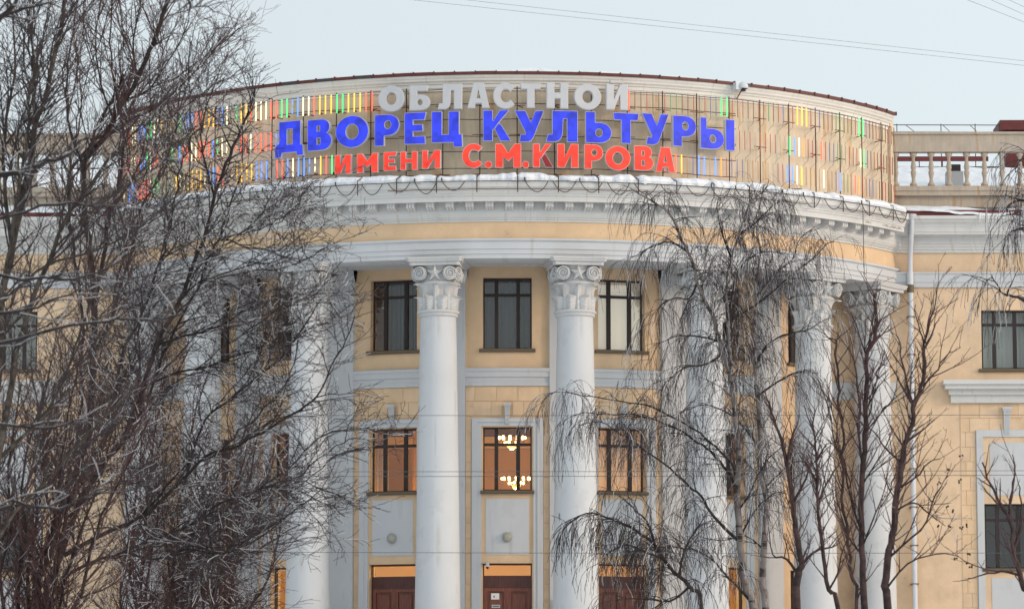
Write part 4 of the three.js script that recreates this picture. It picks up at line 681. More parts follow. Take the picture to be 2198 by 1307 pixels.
{ // things on the roof of the right wing
  const c = top(new THREE.Group(), 'chimney_block', 'dark red sheet-metal chimney block behind the balustrade', 'chimney'); c.position.set(18.9, 20.9, -3.2);
  part(c, 'shaft', new Geo().box(-1.5, 1.6, 0, 3.75, -0.8, 0.8).build(), M.redRoof); part(c, 'cap', new Geo().box(-1.7, 1.8, 3.75, 4.1, -1.0, 1.0).build(), M.redRoof);
  const f = top(new THREE.Group(), 'roof_railing', 'thin rusty roof railing above the balustrade by the red chimney', 'railing'); f.position.set(0, 22.0, -2);
  for (const y of [2.8, 2.55]) part(f, 'rail', new Geo().tube([[12.4, y, 0], [17.2, y - 0.02, 0]], 0.016, 5).build(), M.iron);
  for (const x of [12.95, 13.55, 15.1, 16.3, 17.15]) part(f, 'post', new Geo().tube([[x, 0.1, 0], [x, 2.83, 0]], 0.016, 5).build(), M.iron);
  for (const [a, b] of [[13.85, 14.15], [15.15, 15.4], [16.1, 16.35]]) part(f, 'brace', new Geo().tube([[a, 2.8, 0], [b, 2.56, 0.02]], 0.012, 5).build(), M.rust);
  const b = top(new THREE.Group(), 'snow_guard', 'red pipe snow guard on small posts behind the balusters', 'rail'); b.position.set(0, 22.8, -0.02);
  part(b, 'rail', new Geo().box(12.2, 16.5, 0.36, 0.52, -0.05, 0.05).build(), M.redRoof); for (let x = 12.5; x < 16.5; x += 0.8) part(b, 'post', new Geo().box(x, x + 0.03, 0.1, 0.37, -0.02, 0.02).build(), M.redRoof);
  const v = top(new THREE.Group(), 'roof_vent', 'grey roof vent with black cap between two balusters', 'vent'); v.position.set(14.95, 21.6, 3.2);
  part(v, 'body', new Geo().box(-0.28, 0.28, -0.3, 0.62, -0.25, 0.25).build(), M.metalGrey); part(v, 'cap', new Geo().box(-0.2, 0.2, 0.62, 0.86, -0.2, 0.2).build(), M.frame);
}
{ // icicles under the gutter
  const ic = new THREE.MeshPhysicalMaterial({ color: 0xffffff, roughness: 0.15, transmission: 0.6, thickness: 0, ior: 1.31 }), r = rng(3);
  for (let k = 0; k < 9; k++) { const o = single(new THREE.ConeGeometry(0.025, 1, 6).rotateX(Math.PI).translate(0, -0.5, 0), ic, 'icicle', 'thin icicle hanging from the wing gutter', 'icicle', 'icicles on the gutter'); o.position.set(15.05 + 0.05 * k + r() * 0.03, 19.9 - 0.03 * r(), 9.14); o.scale.set(1, 0.2 + 0.35 * r(), 1); }
}
const LIMBS = {
 L1: [[0.1,0.022,-5.66,4.06,74.79,-5.55,4.51,74.79,-5.41,4.94,74.79,-5.3,5.28,74.79,-5.16,5.6,74.79,-4.99,5.88,74.79,-4.82,6.15,74.79,-4.6,6.41,74.79,-4.49,6.7,74.79,-4.36,7.1,74.79,-4.19,7.68,74.79,-3.89,8.26,74.79,-3.69,8.8,74.79,-3.51,9.29,74.79,-3.4,9.78,74.79,-3.28,10.13,74.79,-3.17,10.43,74.79,-3.05,10.69,74.79,-2.93,10.97,74.79,-2.86,11.28,74.79],[0.055,0.012,-5.41,4.79,74.79,-4.92,5.05,74.87,-4.35,5.3,74.96,-4.04,5.54,75.02,-3.65,5.92,75.1,-3.36,6.16,75.16,-2.98,6.26,75.22,-2.51,6.52,75.3,-2.14,6.73,75.36,-1.92,6.91,75.41,-1.74,7.29,75.47,-1.52,7.68,75.54,-1.41,7.97,75.59],[0.04,0.008,-5.32,4.55,74.79,-5.01,4.71,74.72,-4.6,4.85,74.63,-4.13,5.05,74.52,-3.72,5.23,74.44,-3.49,5.43,74.37,-3.14,5.61,74.3,-2.8,5.74,74.22,-2.4,6.03,74.12,-2.08,6.38,74.03,-1.79,6.57,73.96,-1.42,6.62,73.89,-1.14,6.56,73.83],[0.03,0.008,-3.74,5.95,74.79,-3.48,6.64,74.94,-3.16,6.89,75.02,-2.7,7.26,75.14,-2.38,7.51,75.22,-2.12,7.88,75.31,-1.87,8.25,75.4],[0.022,0.006,-3.42,8.89,74.79,-3.38,9.12,74.74,-3.18,9.16,74.7,-3.07,9.1,74.67,-2.86,9.11,74.63,-2.71,9.23,74.59,-2.61,9.43,74.55,-2.51,9.48,74.53,-2.35,9.59,74.49],[0.022,0.006,-3.9,8.24,74.79,-3.64,8.52,74.86,-3.31,8.64,74.93,-2.85,8.77,75.03,-2.53,8.8,75.09,-2.21,8.96,75.17,-2.04,9.08,75.21,-1.85,9.21,75.25],[0.03,0.008,-3.4,9.74,74.79,-3.52,10.2,74.94,-3.58,10.57,75.06,-3.47,11.0,75.2,-3.3,11.43,75.35],[0.03,0.008,-4.19,7.68,74.79,-3.78,7.84,74.65,-3.34,7.98,74.51,-2.9,8.26,74.36,-2.52,8.41,74.24,-2.14,8.42,74.12,-1.86,8.7,74.0],[0.03,0.008,-4.36,7.1,74.79,-3.88,7.3,74.84,-3.49,7.36,74.88,-2.98,7.54,74.93,-2.53,7.73,74.98,-2.21,7.92,75.02],[0.022,0.006,-2.76,5.69,74.79,-2.59,5.72,74.82,-2.33,5.62,74.88,-2.07,5.4,74.94,-1.87,5.17,75.0,-1.77,4.91,75.06],[0.03,0.008,-4.58,4.84,74.79,-4.17,4.73,74.87,-3.71,4.86,74.96,-3.26,4.79,75.05,-2.87,4.91,75.13,-2.42,5.21,75.24,-2.11,5.46,75.32],[0.022,0.006,-3.48,5.38,74.79,-3.43,5.06,74.75,-3.38,4.65,74.71,-3.43,4.36,74.68],[0.03,0.008,-4.49,6.7,74.79,-4.42,7.45,74.6,-4.45,8.06,74.46,-4.28,8.66,74.3,-4.15,9.21,74.17,-4.06,9.76,74.04,-3.91,10.18,73.93]],
 L2: [[0.1,0.05,-6.24,4.21,71.79,-6.05,4.93,71.79,-5.89,5.47,71.79,-5.75,5.94,71.79,-5.55,6.53,71.79,-5.46,6.96,71.79,-5.43,7.65,71.79,-5.42,8.66,71.79,-5.51,9.43,71.79,-5.59,10.05,71.79,-5.61,10.75,71.79,-5.36,11.07,71.79,-5.18,11.4,71.79,-5.04,11.66,71.79,-4.84,12.01,71.79,-4.71,12.29,71.79,-4.55,12.72,71.79,-4.44,13.07,71.79,-4.32,13.61,71.79],[0.06,0.014,-5.42,8.66,71.79,-5.28,9.39,71.86,-5.22,9.88,71.91,-5.09,10.37,71.96,-5.01,10.85,72.01,-5.04,11.39,72.07,-5.17,12.07,72.14,-5.19,12.68,72.2,-5.13,13.5,72.29],[0.05,0.012,-5.42,7.92,71.79,-5.19,8.41,71.73,-5.03,9.03,71.67,-4.88,9.6,71.61,-4.73,10.23,71.55,-4.46,10.66,71.5,-4.34,11.15,71.45,-4.24,11.65,71.4,-4.08,12.16,71.35],[0.04,0.01,-5.61,10.68,71.79,-5.8,11.21,71.91,-5.86,11.75,72.02,-5.78,12.41,72.16,-5.67,13.08,72.3,-5.63,13.48,72.38],[0.04,0.01,-5.52,11.09,71.79,-5.2,11.21,71.74,-4.87,11.46,71.67,-4.57,11.61,71.62,-4.15,12.01,71.54,-3.99,12.19,71.5,-3.8,12.41,71.46,-3.61,12.75,71.4],[0.04,0.01,-5.75,5.94,71.79,-5.38,6.27,71.91,-5.1,6.93,72.09,-4.95,7.59,72.27,-4.67,8.11,72.42,-4.39,8.9,72.63],[0.03,0.01,-4.84,12.01,71.79,-4.92,12.58,71.68,-4.83,13.17,71.56,-4.78,13.69,71.46],[0.03,0.01,-5.18,11.4,71.79,-5.39,11.95,71.67,-5.49,12.61,71.55,-5.44,13.27,71.42,-5.49,13.72,71.34],[0.03,0.01,-5.04,11.66,71.79,-4.64,11.84,71.87,-4.36,12.24,71.97,-4.12,12.64,72.07,-4.01,13.11,72.17]],
 L3: [[0.11,0.04,-5.72,3.81,79.79,-5.67,5.58,79.79,-5.6,6.73,79.79,-5.59,7.6,79.79,-5.46,8.31,79.79,-5.34,8.95,79.79,-5.23,9.44,79.79,-5.2,9.85,79.79,-5.09,10.14,79.79,-4.96,10.78,79.79,-4.87,11.24,79.79,-4.82,11.8,79.79],[0.075,0.012,-5.69,5.06,79.79,-5.43,6.43,79.96,-5.34,7.04,80.03,-5.13,7.66,80.11,-4.94,8.07,80.17,-4.78,8.48,80.22,-4.65,8.73,80.25,-4.39,9.04,80.3,-4.13,9.38,80.36,-3.81,9.72,80.41,-3.52,10.03,80.47],[0.05,0.012,-5.2,9.85,79.79,-5.24,10.38,79.73,-5.27,10.93,79.68,-5.27,11.48,79.63,-5.34,11.85,79.59],[0.05,0.012,-5.46,8.31,79.79,-5.58,8.98,79.66,-5.63,9.59,79.54,-5.58,10.21,79.42,-5.54,10.83,79.3,-5.64,11.58,79.16,-5.72,11.96,79.08],[0.05,0.012,-5.67,5.58,79.79,-5.29,5.91,79.89,-5.05,6.14,79.95,-4.89,6.36,80.01,-4.67,6.81,80.11,-4.52,7.26,80.21,-4.34,7.71,80.31,-4.19,8.05,80.38],[0.04,0.012,-5.59,7.6,79.79,-5.26,7.91,79.72,-4.92,8.15,79.66,-4.47,8.28,79.58,-4.01,8.53,79.51,-3.73,8.71,79.46],[0.04,0.012,-5.7,4.43,79.79,-5.35,4.99,79.92,-5.0,5.33,80.02,-4.59,5.77,80.14,-4.12,6.22,80.27,-3.77,6.66,80.38]],
 L5: [[0.032,0.008,-5.02,2.0,68.79,-5.15,2.62,68.79,-5.27,3.38,68.79,-5.25,4.0,68.79,-5.33,4.67,68.79,-5.21,5.44,68.79,-5.28,6.14,68.79,-5.31,6.82,68.79,-5.18,7.47,68.79],[0.038,0.008,-4.98,2.0,68.79,-4.99,2.66,68.79,-5.02,3.36,68.79,-5.05,4.13,68.79,-5.19,4.85,68.79,-5.14,5.56,68.79,-5.1,6.26,68.79,-5.04,6.93,68.79,-5.02,7.71,68.79],[0.033,0.008,-4.98,2.0,68.79,-5.04,2.74,68.71,-5.09,3.5,68.62,-5.08,4.22,68.54,-5.02,4.99,68.46,-4.99,5.75,68.38,-4.95,6.58,68.29,-4.86,7.3,68.21,-4.74,8.11,68.12],[0.034,0.008,-5.01,2.0,68.79,-4.91,2.8,68.76,-4.95,3.47,68.74,-4.96,4.34,68.72,-4.89,5.07,68.69,-4.78,5.77,68.67,-4.83,6.55,68.65,-4.63,7.35,68.63,-4.57,8.09,68.6],[0.045,0.008,-4.97,2.0,68.79,-4.86,2.73,68.83,-4.83,3.46,68.88,-4.71,4.13,68.92,-4.5,4.88,68.96,-4.54,5.6,69.01,-4.31,6.32,69.05,-4.23,7.13,69.1,-4.02,7.86,69.15],[0.043,0.008,-4.96,2.0,68.79,-4.92,2.62,68.76,-4.78,3.21,68.73,-4.54,3.74,68.7,-4.38,4.29,68.67,-4.36,4.88,68.64,-4.12,5.51,68.61,-4.01,6.11,68.57,-3.75,6.7,68.54],[0.044,0.008,-4.97,2.0,68.79,-4.79,2.66,68.75,-4.66,3.21,68.71,-4.41,3.91,68.67,-4.39,4.46,68.63,-4.11,5.16,68.59,-3.92,5.71,68.56,-3.76,6.4,68.51,-3.61,7.03,68.47],[0.04,0.008,-5.03,2.0,68.79,-4.7,2.57,68.81,-4.54,3.19,68.83,-4.35,3.74,68.84,-4.22,4.4,68.86,-3.84,4.93,68.88,-3.79,5.62,68.9,-3.55,6.2,68.92,-3.3,6.79,68.94],[0.042,0.008,-5.03,2.0,68.79,-4.6,2.61,68.82,-4.43,3.13,68.85,-4.2,3.7,68.88,-3.86,4.36,68.92,-3.72,4.96,68.95,-3.36,5.51,68.98,-3.18,6.1,69.01,-2.96,6.66,69.04]],
 L6: [[0.037,0.008,-5.69,1.94,77.79,-5.82,2.6,77.79,-5.84,3.21,77.79,-5.92,3.76,77.79,-5.97,4.42,77.79,-6.0,5.07,77.79,-5.92,5.66,77.79,-5.97,6.37,77.79,-5.92,6.94,77.79],[0.039,0.008,-5.65,1.94,77.79,-5.78,2.5,77.83,-5.75,3.13,77.87,-5.73,3.78,77.92,-5.81,4.37,77.96,-5.66,4.98,78.0,-5.71,5.52,78.04,-5.65,6.2,78.09,-5.55,6.77,78.13],[0.047,0.008,-5.68,1.94,77.79,-5.6,2.5,77.83,-5.63,3.08,77.88,-5.59,3.72,77.93,-5.56,4.31,77.98,-5.47,4.84,78.02,-5.54,5.41,78.07,-5.43,6.06,78.12,-5.26,6.58,78.17],[0.043,0.008,-5.66,1.94,77.79,-5.59,2.51,77.75,-5.54,3.2,77.71,-5.47,3.76,77.68,-5.5,4.38,77.64,-5.41,5.01,77.6,-5.32,5.68,77.56,-5.26,6.28,77.53,-5.21,6.88,77.49],[0.043,0.008,-5.7,1.94,77.79,-5.56,2.58,77.79,-5.47,3.22,77.79,-5.33,3.79,77.79,-5.32,4.41,77.79,-5.14,5.1,77.79,-5.08,5.68,77.79,-5.0,6.4,77.79,-4.87,7.05,77.79],[0.033,0.008,-5.65,1.94,77.79,-5.49,2.52,77.81,-5.33,3.06,77.83,-5.25,3.63,77.86,-5.12,4.17,77.88,-5.05,4.77,77.9,-4.95,5.31,77.93,-4.77,5.83,77.95,-4.65,6.38,77.97],[0.039,0.008,-5.7,1.94,77.79,-5.4,2.53,77.82,-5.32,3.05,77.85,-5.15,3.56,77.87,-5.01,4.14,77.9,-4.85,4.69,77.93,-4.63,5.29,77.96,-4.48,5.81,77.99,-4.35,6.36,78.02],[0.046,0.008,-5.65,1.94,77.79,-5.33,2.5,77.83,-5.14,3.05,77.86,-5.07,3.57,77.89,-4.76,4.11,77.93,-4.65,4.69,77.97,-4.42,5.28,78.0,-4.16,5.79,78.04,-3.91,6.32,78.07]],
 L7: [[0.041,0.008,-3.78,1.98,71.79,-3.87,2.54,71.79,-4.12,3.13,71.79,-4.14,3.63,71.79,-4.15,4.19,71.79,-4.28,4.74,71.79,-4.35,5.35,71.79,-4.39,5.87,71.79,-4.33,6.46,71.79],[0.03,0.008,-3.78,1.98,71.79,-4.0,2.47,71.79,-3.95,2.93,71.79,-4.13,3.41,71.79,-4.2,3.82,71.79,-4.24,4.24,71.79,-4.22,4.77,71.79,-4.15,5.17,71.79,-4.18,5.64,71.79],[0.031,0.008,-3.78,1.98,71.79,-3.86,2.47,71.82,-3.95,3.0,71.86,-3.87,3.5,71.89,-3.96,4.02,71.93,-3.92,4.61,71.97,-4.0,5.09,72.01,-3.82,5.62,72.05,-3.89,6.17,72.09],[0.038,0.008,-3.79,1.98,71.79,-3.83,2.41,71.83,-3.83,2.83,71.88,-3.89,3.24,71.93,-3.86,3.76,71.98,-3.75,4.15,72.03,-3.78,4.61,72.08,-3.69,5.05,72.13,-3.69,5.43,72.17],[0.029,0.008,-3.79,1.98,71.79,-3.79,2.38,71.76,-3.66,2.82,71.74,-3.63,3.3,71.71,-3.74,3.73,71.68,-3.68,4.2,71.65,-3.58,4.62,71.63,-3.4,5.03,71.6,-3.45,5.47,71.57],[0.041,0.008,-3.8,1.98,71.79,-3.75,2.57,71.8,-3.68,3.24,71.82,-3.55,3.82,71.84,-3.63,4.41,71.86,-3.42,4.97,71.88,-3.45,5.67,71.9,-3.24,6.19,71.92,-3.12,6.82,71.94],[0.042,0.008,-3.76,1.98,71.79,-3.63,2.62,71.86,-3.61,3.19,71.92,-3.5,3.85,72.0,-3.33,4.42,72.06,-3.35,5.03,72.13,-3.19,5.65,72.2,-3.04,6.28,72.27,-2.93,6.9,72.34],[0.029,0.008,-3.76,1.98,71.79,-3.66,2.53,71.73,-3.56,3.08,71.68,-3.42,3.7,71.61,-3.41,4.28,71.55,-3.3,4.93,71.49,-3.06,5.47,71.43,-2.97,6.06,71.37,-2.79,6.62,71.31],[0.034,0.008,-3.78,1.98,71.79,-3.6,2.52,71.76,-3.39,3.06,71.74,-3.19,3.59,71.72,-3.17,4.1,71.7,-2.86,4.62,71.67,-2.74,5.1,71.65,-2.62,5.67,71.63,-2.37,6.22,71.61]],
 L4: [[0.13,0.09,-3.97,2.93,97.79,-3.96,3.99,97.79,-3.92,5.03,97.79,-3.8,5.91,97.79,-3.71,6.62,97.79,-3.62,7.51,97.79,-3.61,8.23,97.79],[0.045,0.012,-3.81,5.87,97.79,-3.31,6.08,97.79,-2.9,6.17,97.79,-2.68,6.19,97.79,-2.59,6.25,97.79,-2.43,6.3,97.79,-2.24,6.45,97.79],[0.05,0.016,-3.73,6.47,97.79,-3.19,7.0,97.82,-2.91,7.36,97.85,-2.79,7.49,97.86,-2.7,7.74,97.87],[0.035,0.01,-3.74,6.37,97.79,-3.28,7.3,97.74,-2.93,7.4,97.72,-2.7,7.47,97.7,-2.55,7.5,97.7],[0.028,0.006,-3.92,4.96,97.79,-3.39,5.06,97.81,-2.87,5.12,97.84,-2.59,5.16,97.85,-2.35,5.25,97.87,-2.17,5.3,97.88],[0.03,0.006,-3.86,5.45,97.79,-3.41,5.52,97.76,-2.89,5.42,97.74,-2.45,5.39,97.72,-2.2,5.43,97.7,-1.99,5.53,97.69],[0.03,0.006,-3.96,3.64,97.79,-3.36,3.64,97.8,-2.85,3.66,97.82,-2.71,3.71,97.82,-2.41,3.66,97.83,-2.28,3.73,97.84,-2.02,3.78,97.85,-1.71,3.84,97.86],[0.026,0.006,-3.94,4.54,97.79,-3.22,4.82,97.76,-2.53,5.0,97.74,-2.08,5.07,97.73,-1.88,5.08,97.72,-1.67,5.09,97.72,-1.48,5.13,97.71],[0.03,0.006,-3.91,4.82,97.79,-3.4,5.51,97.83,-2.88,5.83,97.86,-2.46,5.93,97.88,-2.18,5.91,97.9,-1.94,5.92,97.91],[0.03,0.006,-3.96,4.13,97.79,-3.56,4.23,97.77,-2.87,4.3,97.73,-2.56,4.27,97.72,-2.29,4.34,97.7,-2.01,4.31,97.69],[0.03,0.005,-3.63,7.72,97.79,-2.93,8.0,97.82,-2.04,7.92,97.87,-1.58,7.62,97.9,-1.49,7.47,97.9,-1.38,7.43,97.91,-1.26,7.39,97.92]],
 B1: [[0.115,0.02,5.43,5.28,49.79,5.29,5.66,49.79,5.21,6.2,49.79,5.16,6.73,49.79,5.13,7.26,49.79,5.12,7.8,49.79,5.15,8.22,49.79,5.15,8.7,49.79,5.09,9.23,49.79,5.04,9.76,49.79,4.98,10.12,49.79,4.84,10.55,49.79,4.71,11.01,49.79,4.64,11.36,49.79,4.47,11.65,49.79,4.32,12.0,49.79,4.26,12.33,49.79,4.12,12.69,49.79,3.97,13.01,49.79,3.84,13.33,49.79,3.63,13.58,49.79,3.38,13.74,49.79,3.13,13.87,49.79],[0.05,0.012,5.01,9.85,49.79,4.99,10.52,49.85,4.96,11.19,49.92,4.93,11.91,50.0,5.03,12.47,50.05,5.2,13.0,50.11,5.35,13.45,50.16,5.56,13.8,50.2],[0.035,0.007,4.99,11.16,49.79,5.1,11.3,49.76,5.49,11.52,49.69,5.85,11.81,49.63,6.22,12.14,49.55,6.76,12.58,49.45,7.05,12.89,49.39,7.2,12.92,49.37],[0.045,0.007,5.18,6.64,49.79,4.84,6.94,49.84,4.56,7.26,49.89,4.38,7.57,49.94,4.09,7.82,49.98,3.74,8.14,50.04,3.34,8.42,50.1,3.06,8.63,50.14,2.71,8.83,50.19,2.31,9.08,50.25,1.84,9.01,50.3],[0.04,0.007,5.13,7.64,49.79,4.98,8.03,49.74,4.78,8.31,49.7,4.5,8.59,49.65,4.22,8.78,49.61,3.83,9.04,49.55,3.47,9.19,49.51,3.08,9.3,49.46,2.58,9.31,49.4,2.16,9.35,49.35,1.75,9.31,49.3,1.46,9.09,49.25],[0.035,0.007,5.13,7.83,49.79,5.04,8.17,49.8,4.88,8.4,49.82,4.57,8.69,49.84,4.22,8.97,49.86,3.75,9.23,49.89,3.35,9.44,49.91,2.92,9.5,49.93,2.28,9.61,49.97,1.78,9.68,49.99,1.39,9.72,50.01,1.1,9.49,50.03],[0.035,0.007,5.36,5.45,49.79,5.07,5.77,49.87,4.86,5.98,49.93,4.51,6.33,50.03,4.07,6.49,50.13,3.62,6.52,50.22,3.04,6.45,50.33,2.69,6.26,50.41],[0.03,0.006,4.79,10.77,49.79,4.54,10.87,49.73,4.16,10.93,49.66,3.78,10.89,49.58,3.49,10.71,49.51,3.34,10.38,49.44],[0.028,0.006,4.32,12.0,49.79,4.16,11.68,49.86,3.87,11.68,49.92,3.57,11.52,49.98,3.38,11.07,50.08],[0.028,0.006,4.12,12.69,49.79,3.78,12.87,49.71,3.4,12.79,49.63,3.16,12.6,49.57,3.03,12.32,49.51],[0.03,0.006,4.95,11.3,49.79,5.12,12.06,49.95,5.31,12.43,50.03,5.69,12.61,50.12,6.07,12.55,50.2],[0.028,0.006,4.84,10.55,49.79,4.53,10.33,49.82,4.05,10.23,49.87,3.66,9.93,49.92,3.55,9.64,49.95],[0.028,0.006,5.22,13.04,49.79,5.52,13.25,49.75,5.92,13.65,49.7,6.21,13.76,49.66],[0.028,0.006,5.04,12.51,49.79,4.84,13.04,49.9,4.74,13.51,50.0,4.79,13.79,50.06],[0.03,0.006,5.11,7.26,49.79,5.37,7.63,49.88,5.65,8.2,50.01,6.03,8.57,50.12,6.22,8.47,50.16],[0.03,0.006,5.16,6.73,49.79,5.47,7.27,49.67,5.87,7.66,49.56,6.16,7.66,49.5]],
 B2: [[0.12,0.02,5.86,5.43,46.79,5.8,6.01,46.79,5.83,6.69,46.79,5.9,7.38,46.79,5.86,7.97,46.79,5.76,8.49,46.79,5.78,9.16,46.79,5.73,9.98,46.79,5.69,10.48,46.79,5.65,10.71,46.79,5.64,11.09,46.79,5.68,11.64,46.79,5.7,12.31,46.79,5.77,12.8,46.79,5.82,13.13,46.79,5.75,13.46,46.79,5.8,14.02,46.79,5.9,14.53,46.79],[0.035,0.007,5.65,10.58,46.79,5.87,10.98,46.86,6.26,11.27,46.93,6.76,11.36,47.01,7.1,11.55,47.07,7.35,11.65,47.11],[0.035,0.007,5.7,12.09,46.79,6.09,12.61,46.69,6.5,12.93,46.62,6.71,13.45,46.53,7.12,13.66,46.47],[0.035,0.007,5.73,9.98,46.79,6.16,10.28,46.84,6.56,10.47,46.88,7.05,10.46,46.93],[0.035,0.007,5.76,8.88,46.79,5.36,9.39,46.72,4.97,9.69,46.67,4.47,9.8,46.62,4.07,9.6,46.58],[0.03,0.007,5.84,7.97,46.79,6.24,8.37,46.9,6.58,8.56,46.98,6.82,8.46,47.04],[0.03,0.007,5.67,11.49,46.79,5.38,11.91,46.69,5.09,12.12,46.61,4.79,12.03,46.55],[0.03,0.007,5.65,10.71,46.79,5.27,11.07,46.89,4.86,11.16,46.98,4.46,11.0,47.06],[0.03,0.007,5.83,6.69,46.79,5.43,6.98,46.89,4.93,6.87,46.99,4.43,6.97,47.09]],
 B3: [[0.06,0.012,4.32,5.24,50.79,4.16,5.61,50.79,3.88,5.89,50.79,3.56,6.24,50.79,3.39,6.52,50.79,3.11,6.73,50.79,2.76,6.95,50.79,2.38,7.09,50.79,1.99,7.16,50.79,1.64,6.95,50.79],[0.03,0.006,3.56,6.24,50.79,3.33,6.33,50.82,2.86,6.52,50.9,2.48,6.37,50.96,2.29,6.13,51.01],[0.03,0.006,3.39,6.52,50.79,3.24,7.0,50.71,2.96,7.29,50.65,2.59,7.58,50.58],[0.03,0.006,4.08,5.68,50.79,3.7,5.39,50.86,3.14,5.43,50.94,2.57,5.38,51.03],[0.03,0.006,3.88,5.89,50.79,3.99,6.42,50.84,4.27,6.89,50.9,4.46,7.17,50.93]],
 D1: [[0.09,0.012,5.29,4.55,64.79,5.33,5.13,64.79,5.38,5.31,64.79,5.28,5.84,64.79,5.24,6.27,64.79,5.15,6.9,64.79,5.07,7.33,64.79,4.95,7.68,64.79,4.86,7.97,64.79],[0.03,0.006,5.37,5.25,64.79,5.58,5.47,64.82,5.87,5.55,64.85,6.0,5.62,64.86],[0.03,0.006,5.32,5.09,64.79,5.14,5.36,64.75,4.91,5.44,64.73,4.85,5.9,64.68],[0.03,0.006,5.24,6.27,64.79,5.41,6.58,64.86,5.53,6.88,64.93,5.54,7.18,64.99],[0.03,0.006,5.15,6.9,64.79,5.23,7.34,64.88,5.34,7.64,64.95]],
 R1: [[0.082,0.03,5.66,3.96,76.79,5.62,4.25,76.79,5.67,4.63,76.79,5.73,4.92,76.79,5.77,5.23,76.79,5.81,5.53,76.79,5.87,5.87,76.79,5.91,6.12,76.79,5.97,6.26,76.79,6.03,6.43,76.79,6.03,6.64,76.79,6.12,6.8,76.79,6.18,7.06,76.79,6.18,7.4,76.79],[0.02,0.006,6.18,7.37,76.79,6.29,7.57,76.81,6.34,7.71,76.83,6.42,7.81,76.84],[0.02,0.006,6.18,7.4,76.79,6.17,7.54,76.77,6.1,7.78,76.75,6.09,7.98,76.73],[0.02,0.006,6.18,7.43,76.79,6.24,7.61,76.81,6.31,7.86,76.83,6.35,8.11,76.86,6.37,8.22,76.87],[0.026,0.006,6.03,6.63,76.79,5.95,6.93,76.76,5.9,7.21,76.73,5.87,7.5,76.7,5.77,7.6,76.69],[0.022,0.006,6.01,6.66,76.79,5.84,6.96,76.82,5.76,7.12,76.84,5.73,7.18,76.85],[0.022,0.006,6.16,6.88,76.79,6.31,7.05,76.82,6.45,7.25,76.86,6.66,7.39,76.9],[0.026,0.006,5.67,4.61,76.79,5.87,4.79,76.84,6.17,5.09,76.93,6.29,5.45,77.01,6.44,5.68,77.07],[0.022,0.006,5.77,5.23,76.79,6.01,5.35,76.73,6.2,5.23,76.69,6.45,5.05,76.63],[0.022,0.006,5.64,4.21,76.79,5.92,4.54,76.88,6.28,4.66,76.95,6.58,4.62,77.02],[0.022,0.006,5.87,5.87,76.79,5.65,6.08,76.76,5.53,6.27,76.73,5.35,6.39,76.71],[0.022,0.006,5.81,5.53,76.79,6.01,5.65,76.81,6.25,5.89,76.84,6.37,5.92,76.86]],
 R2: [[0.08,0.03,5.53,4.06,74.79,5.51,4.47,74.79,5.5,4.86,74.79,5.5,5.31,74.79,5.52,5.86,74.79,5.56,6.35,74.79,5.58,6.65,74.79,5.59,7.06,74.79,5.6,7.52,74.79,5.64,7.63,74.79,5.72,7.79,74.79,5.74,8.09,74.79,5.73,8.37,74.79],[0.03,0.007,5.53,6.01,74.79,5.48,6.42,74.83,5.48,6.95,74.88,5.44,7.32,74.92,5.39,7.51,74.94,5.17,7.84,74.98],[0.026,0.006,5.5,5.12,74.79,5.39,5.46,74.75,5.3,5.96,74.7,5.17,6.32,74.66,5.12,6.67,74.63,5.03,6.99,74.59,4.94,7.25,74.57],[0.02,0.006,5.59,6.78,74.79,5.75,7.09,74.84,5.9,7.28,74.88],[0.02,0.006,5.6,7.52,74.79,5.51,7.81,74.74,5.42,8.08,74.7],[0.02,0.006,5.57,6.46,74.79,5.77,6.71,74.85,5.96,6.96,74.92,5.99,7.27,74.98],[0.02,0.006,5.52,5.75,74.79,5.76,6.13,74.88,5.95,6.5,74.96],[0.02,0.006,5.5,4.86,74.79,5.69,5.36,74.9,5.81,5.67,74.96,5.87,6.11,75.06],[0.02,0.006,5.5,4.8,74.79,5.32,5.06,74.72,5.2,5.51,74.63,5.18,5.9,74.55]],
 R3: [[0.045,0.008,5.33,4.15,72.79,5.2,4.42,72.79,5.13,4.89,72.79,5.08,5.36,72.79,5.06,5.65,72.79,5.05,5.93,72.79,5.04,6.25,72.79,5.03,6.53,72.79,5.0,6.79,72.79,5.03,6.99,72.79],[0.018,0.005,5.06,5.65,72.79,5.18,5.92,72.82,5.35,6.18,72.85,5.4,6.28,72.86],[0.018,0.005,5.05,5.92,72.79,4.93,6.19,72.76,4.8,6.36,72.74],[0.018,0.005,5.04,6.25,72.79,5.16,6.45,72.81,5.22,6.52,72.82],[0.018,0.005,5.2,4.42,72.79,5.33,4.66,72.82,5.43,5.05,72.86,5.53,5.38,72.89]],
 R4: [[0.055,0.01,7.33,3.86,78.79,7.18,4.11,78.79,7.12,4.36,78.79,7.06,4.6,78.79,7.02,4.96,78.79,6.88,5.22,78.79,6.79,5.42,78.79,6.69,5.7,78.79],[0.02,0.005,7.02,4.96,78.79,7.03,5.24,78.82,7.09,5.53,78.85,7.06,5.79,78.87],[0.02,0.005,7.06,4.6,78.79,7.18,4.95,78.75,7.16,5.31,78.71,7.14,5.49,78.7],[0.02,0.005,7.13,4.28,78.79,6.9,4.33,78.81,6.66,4.28,78.84,6.48,4.24,78.85]],
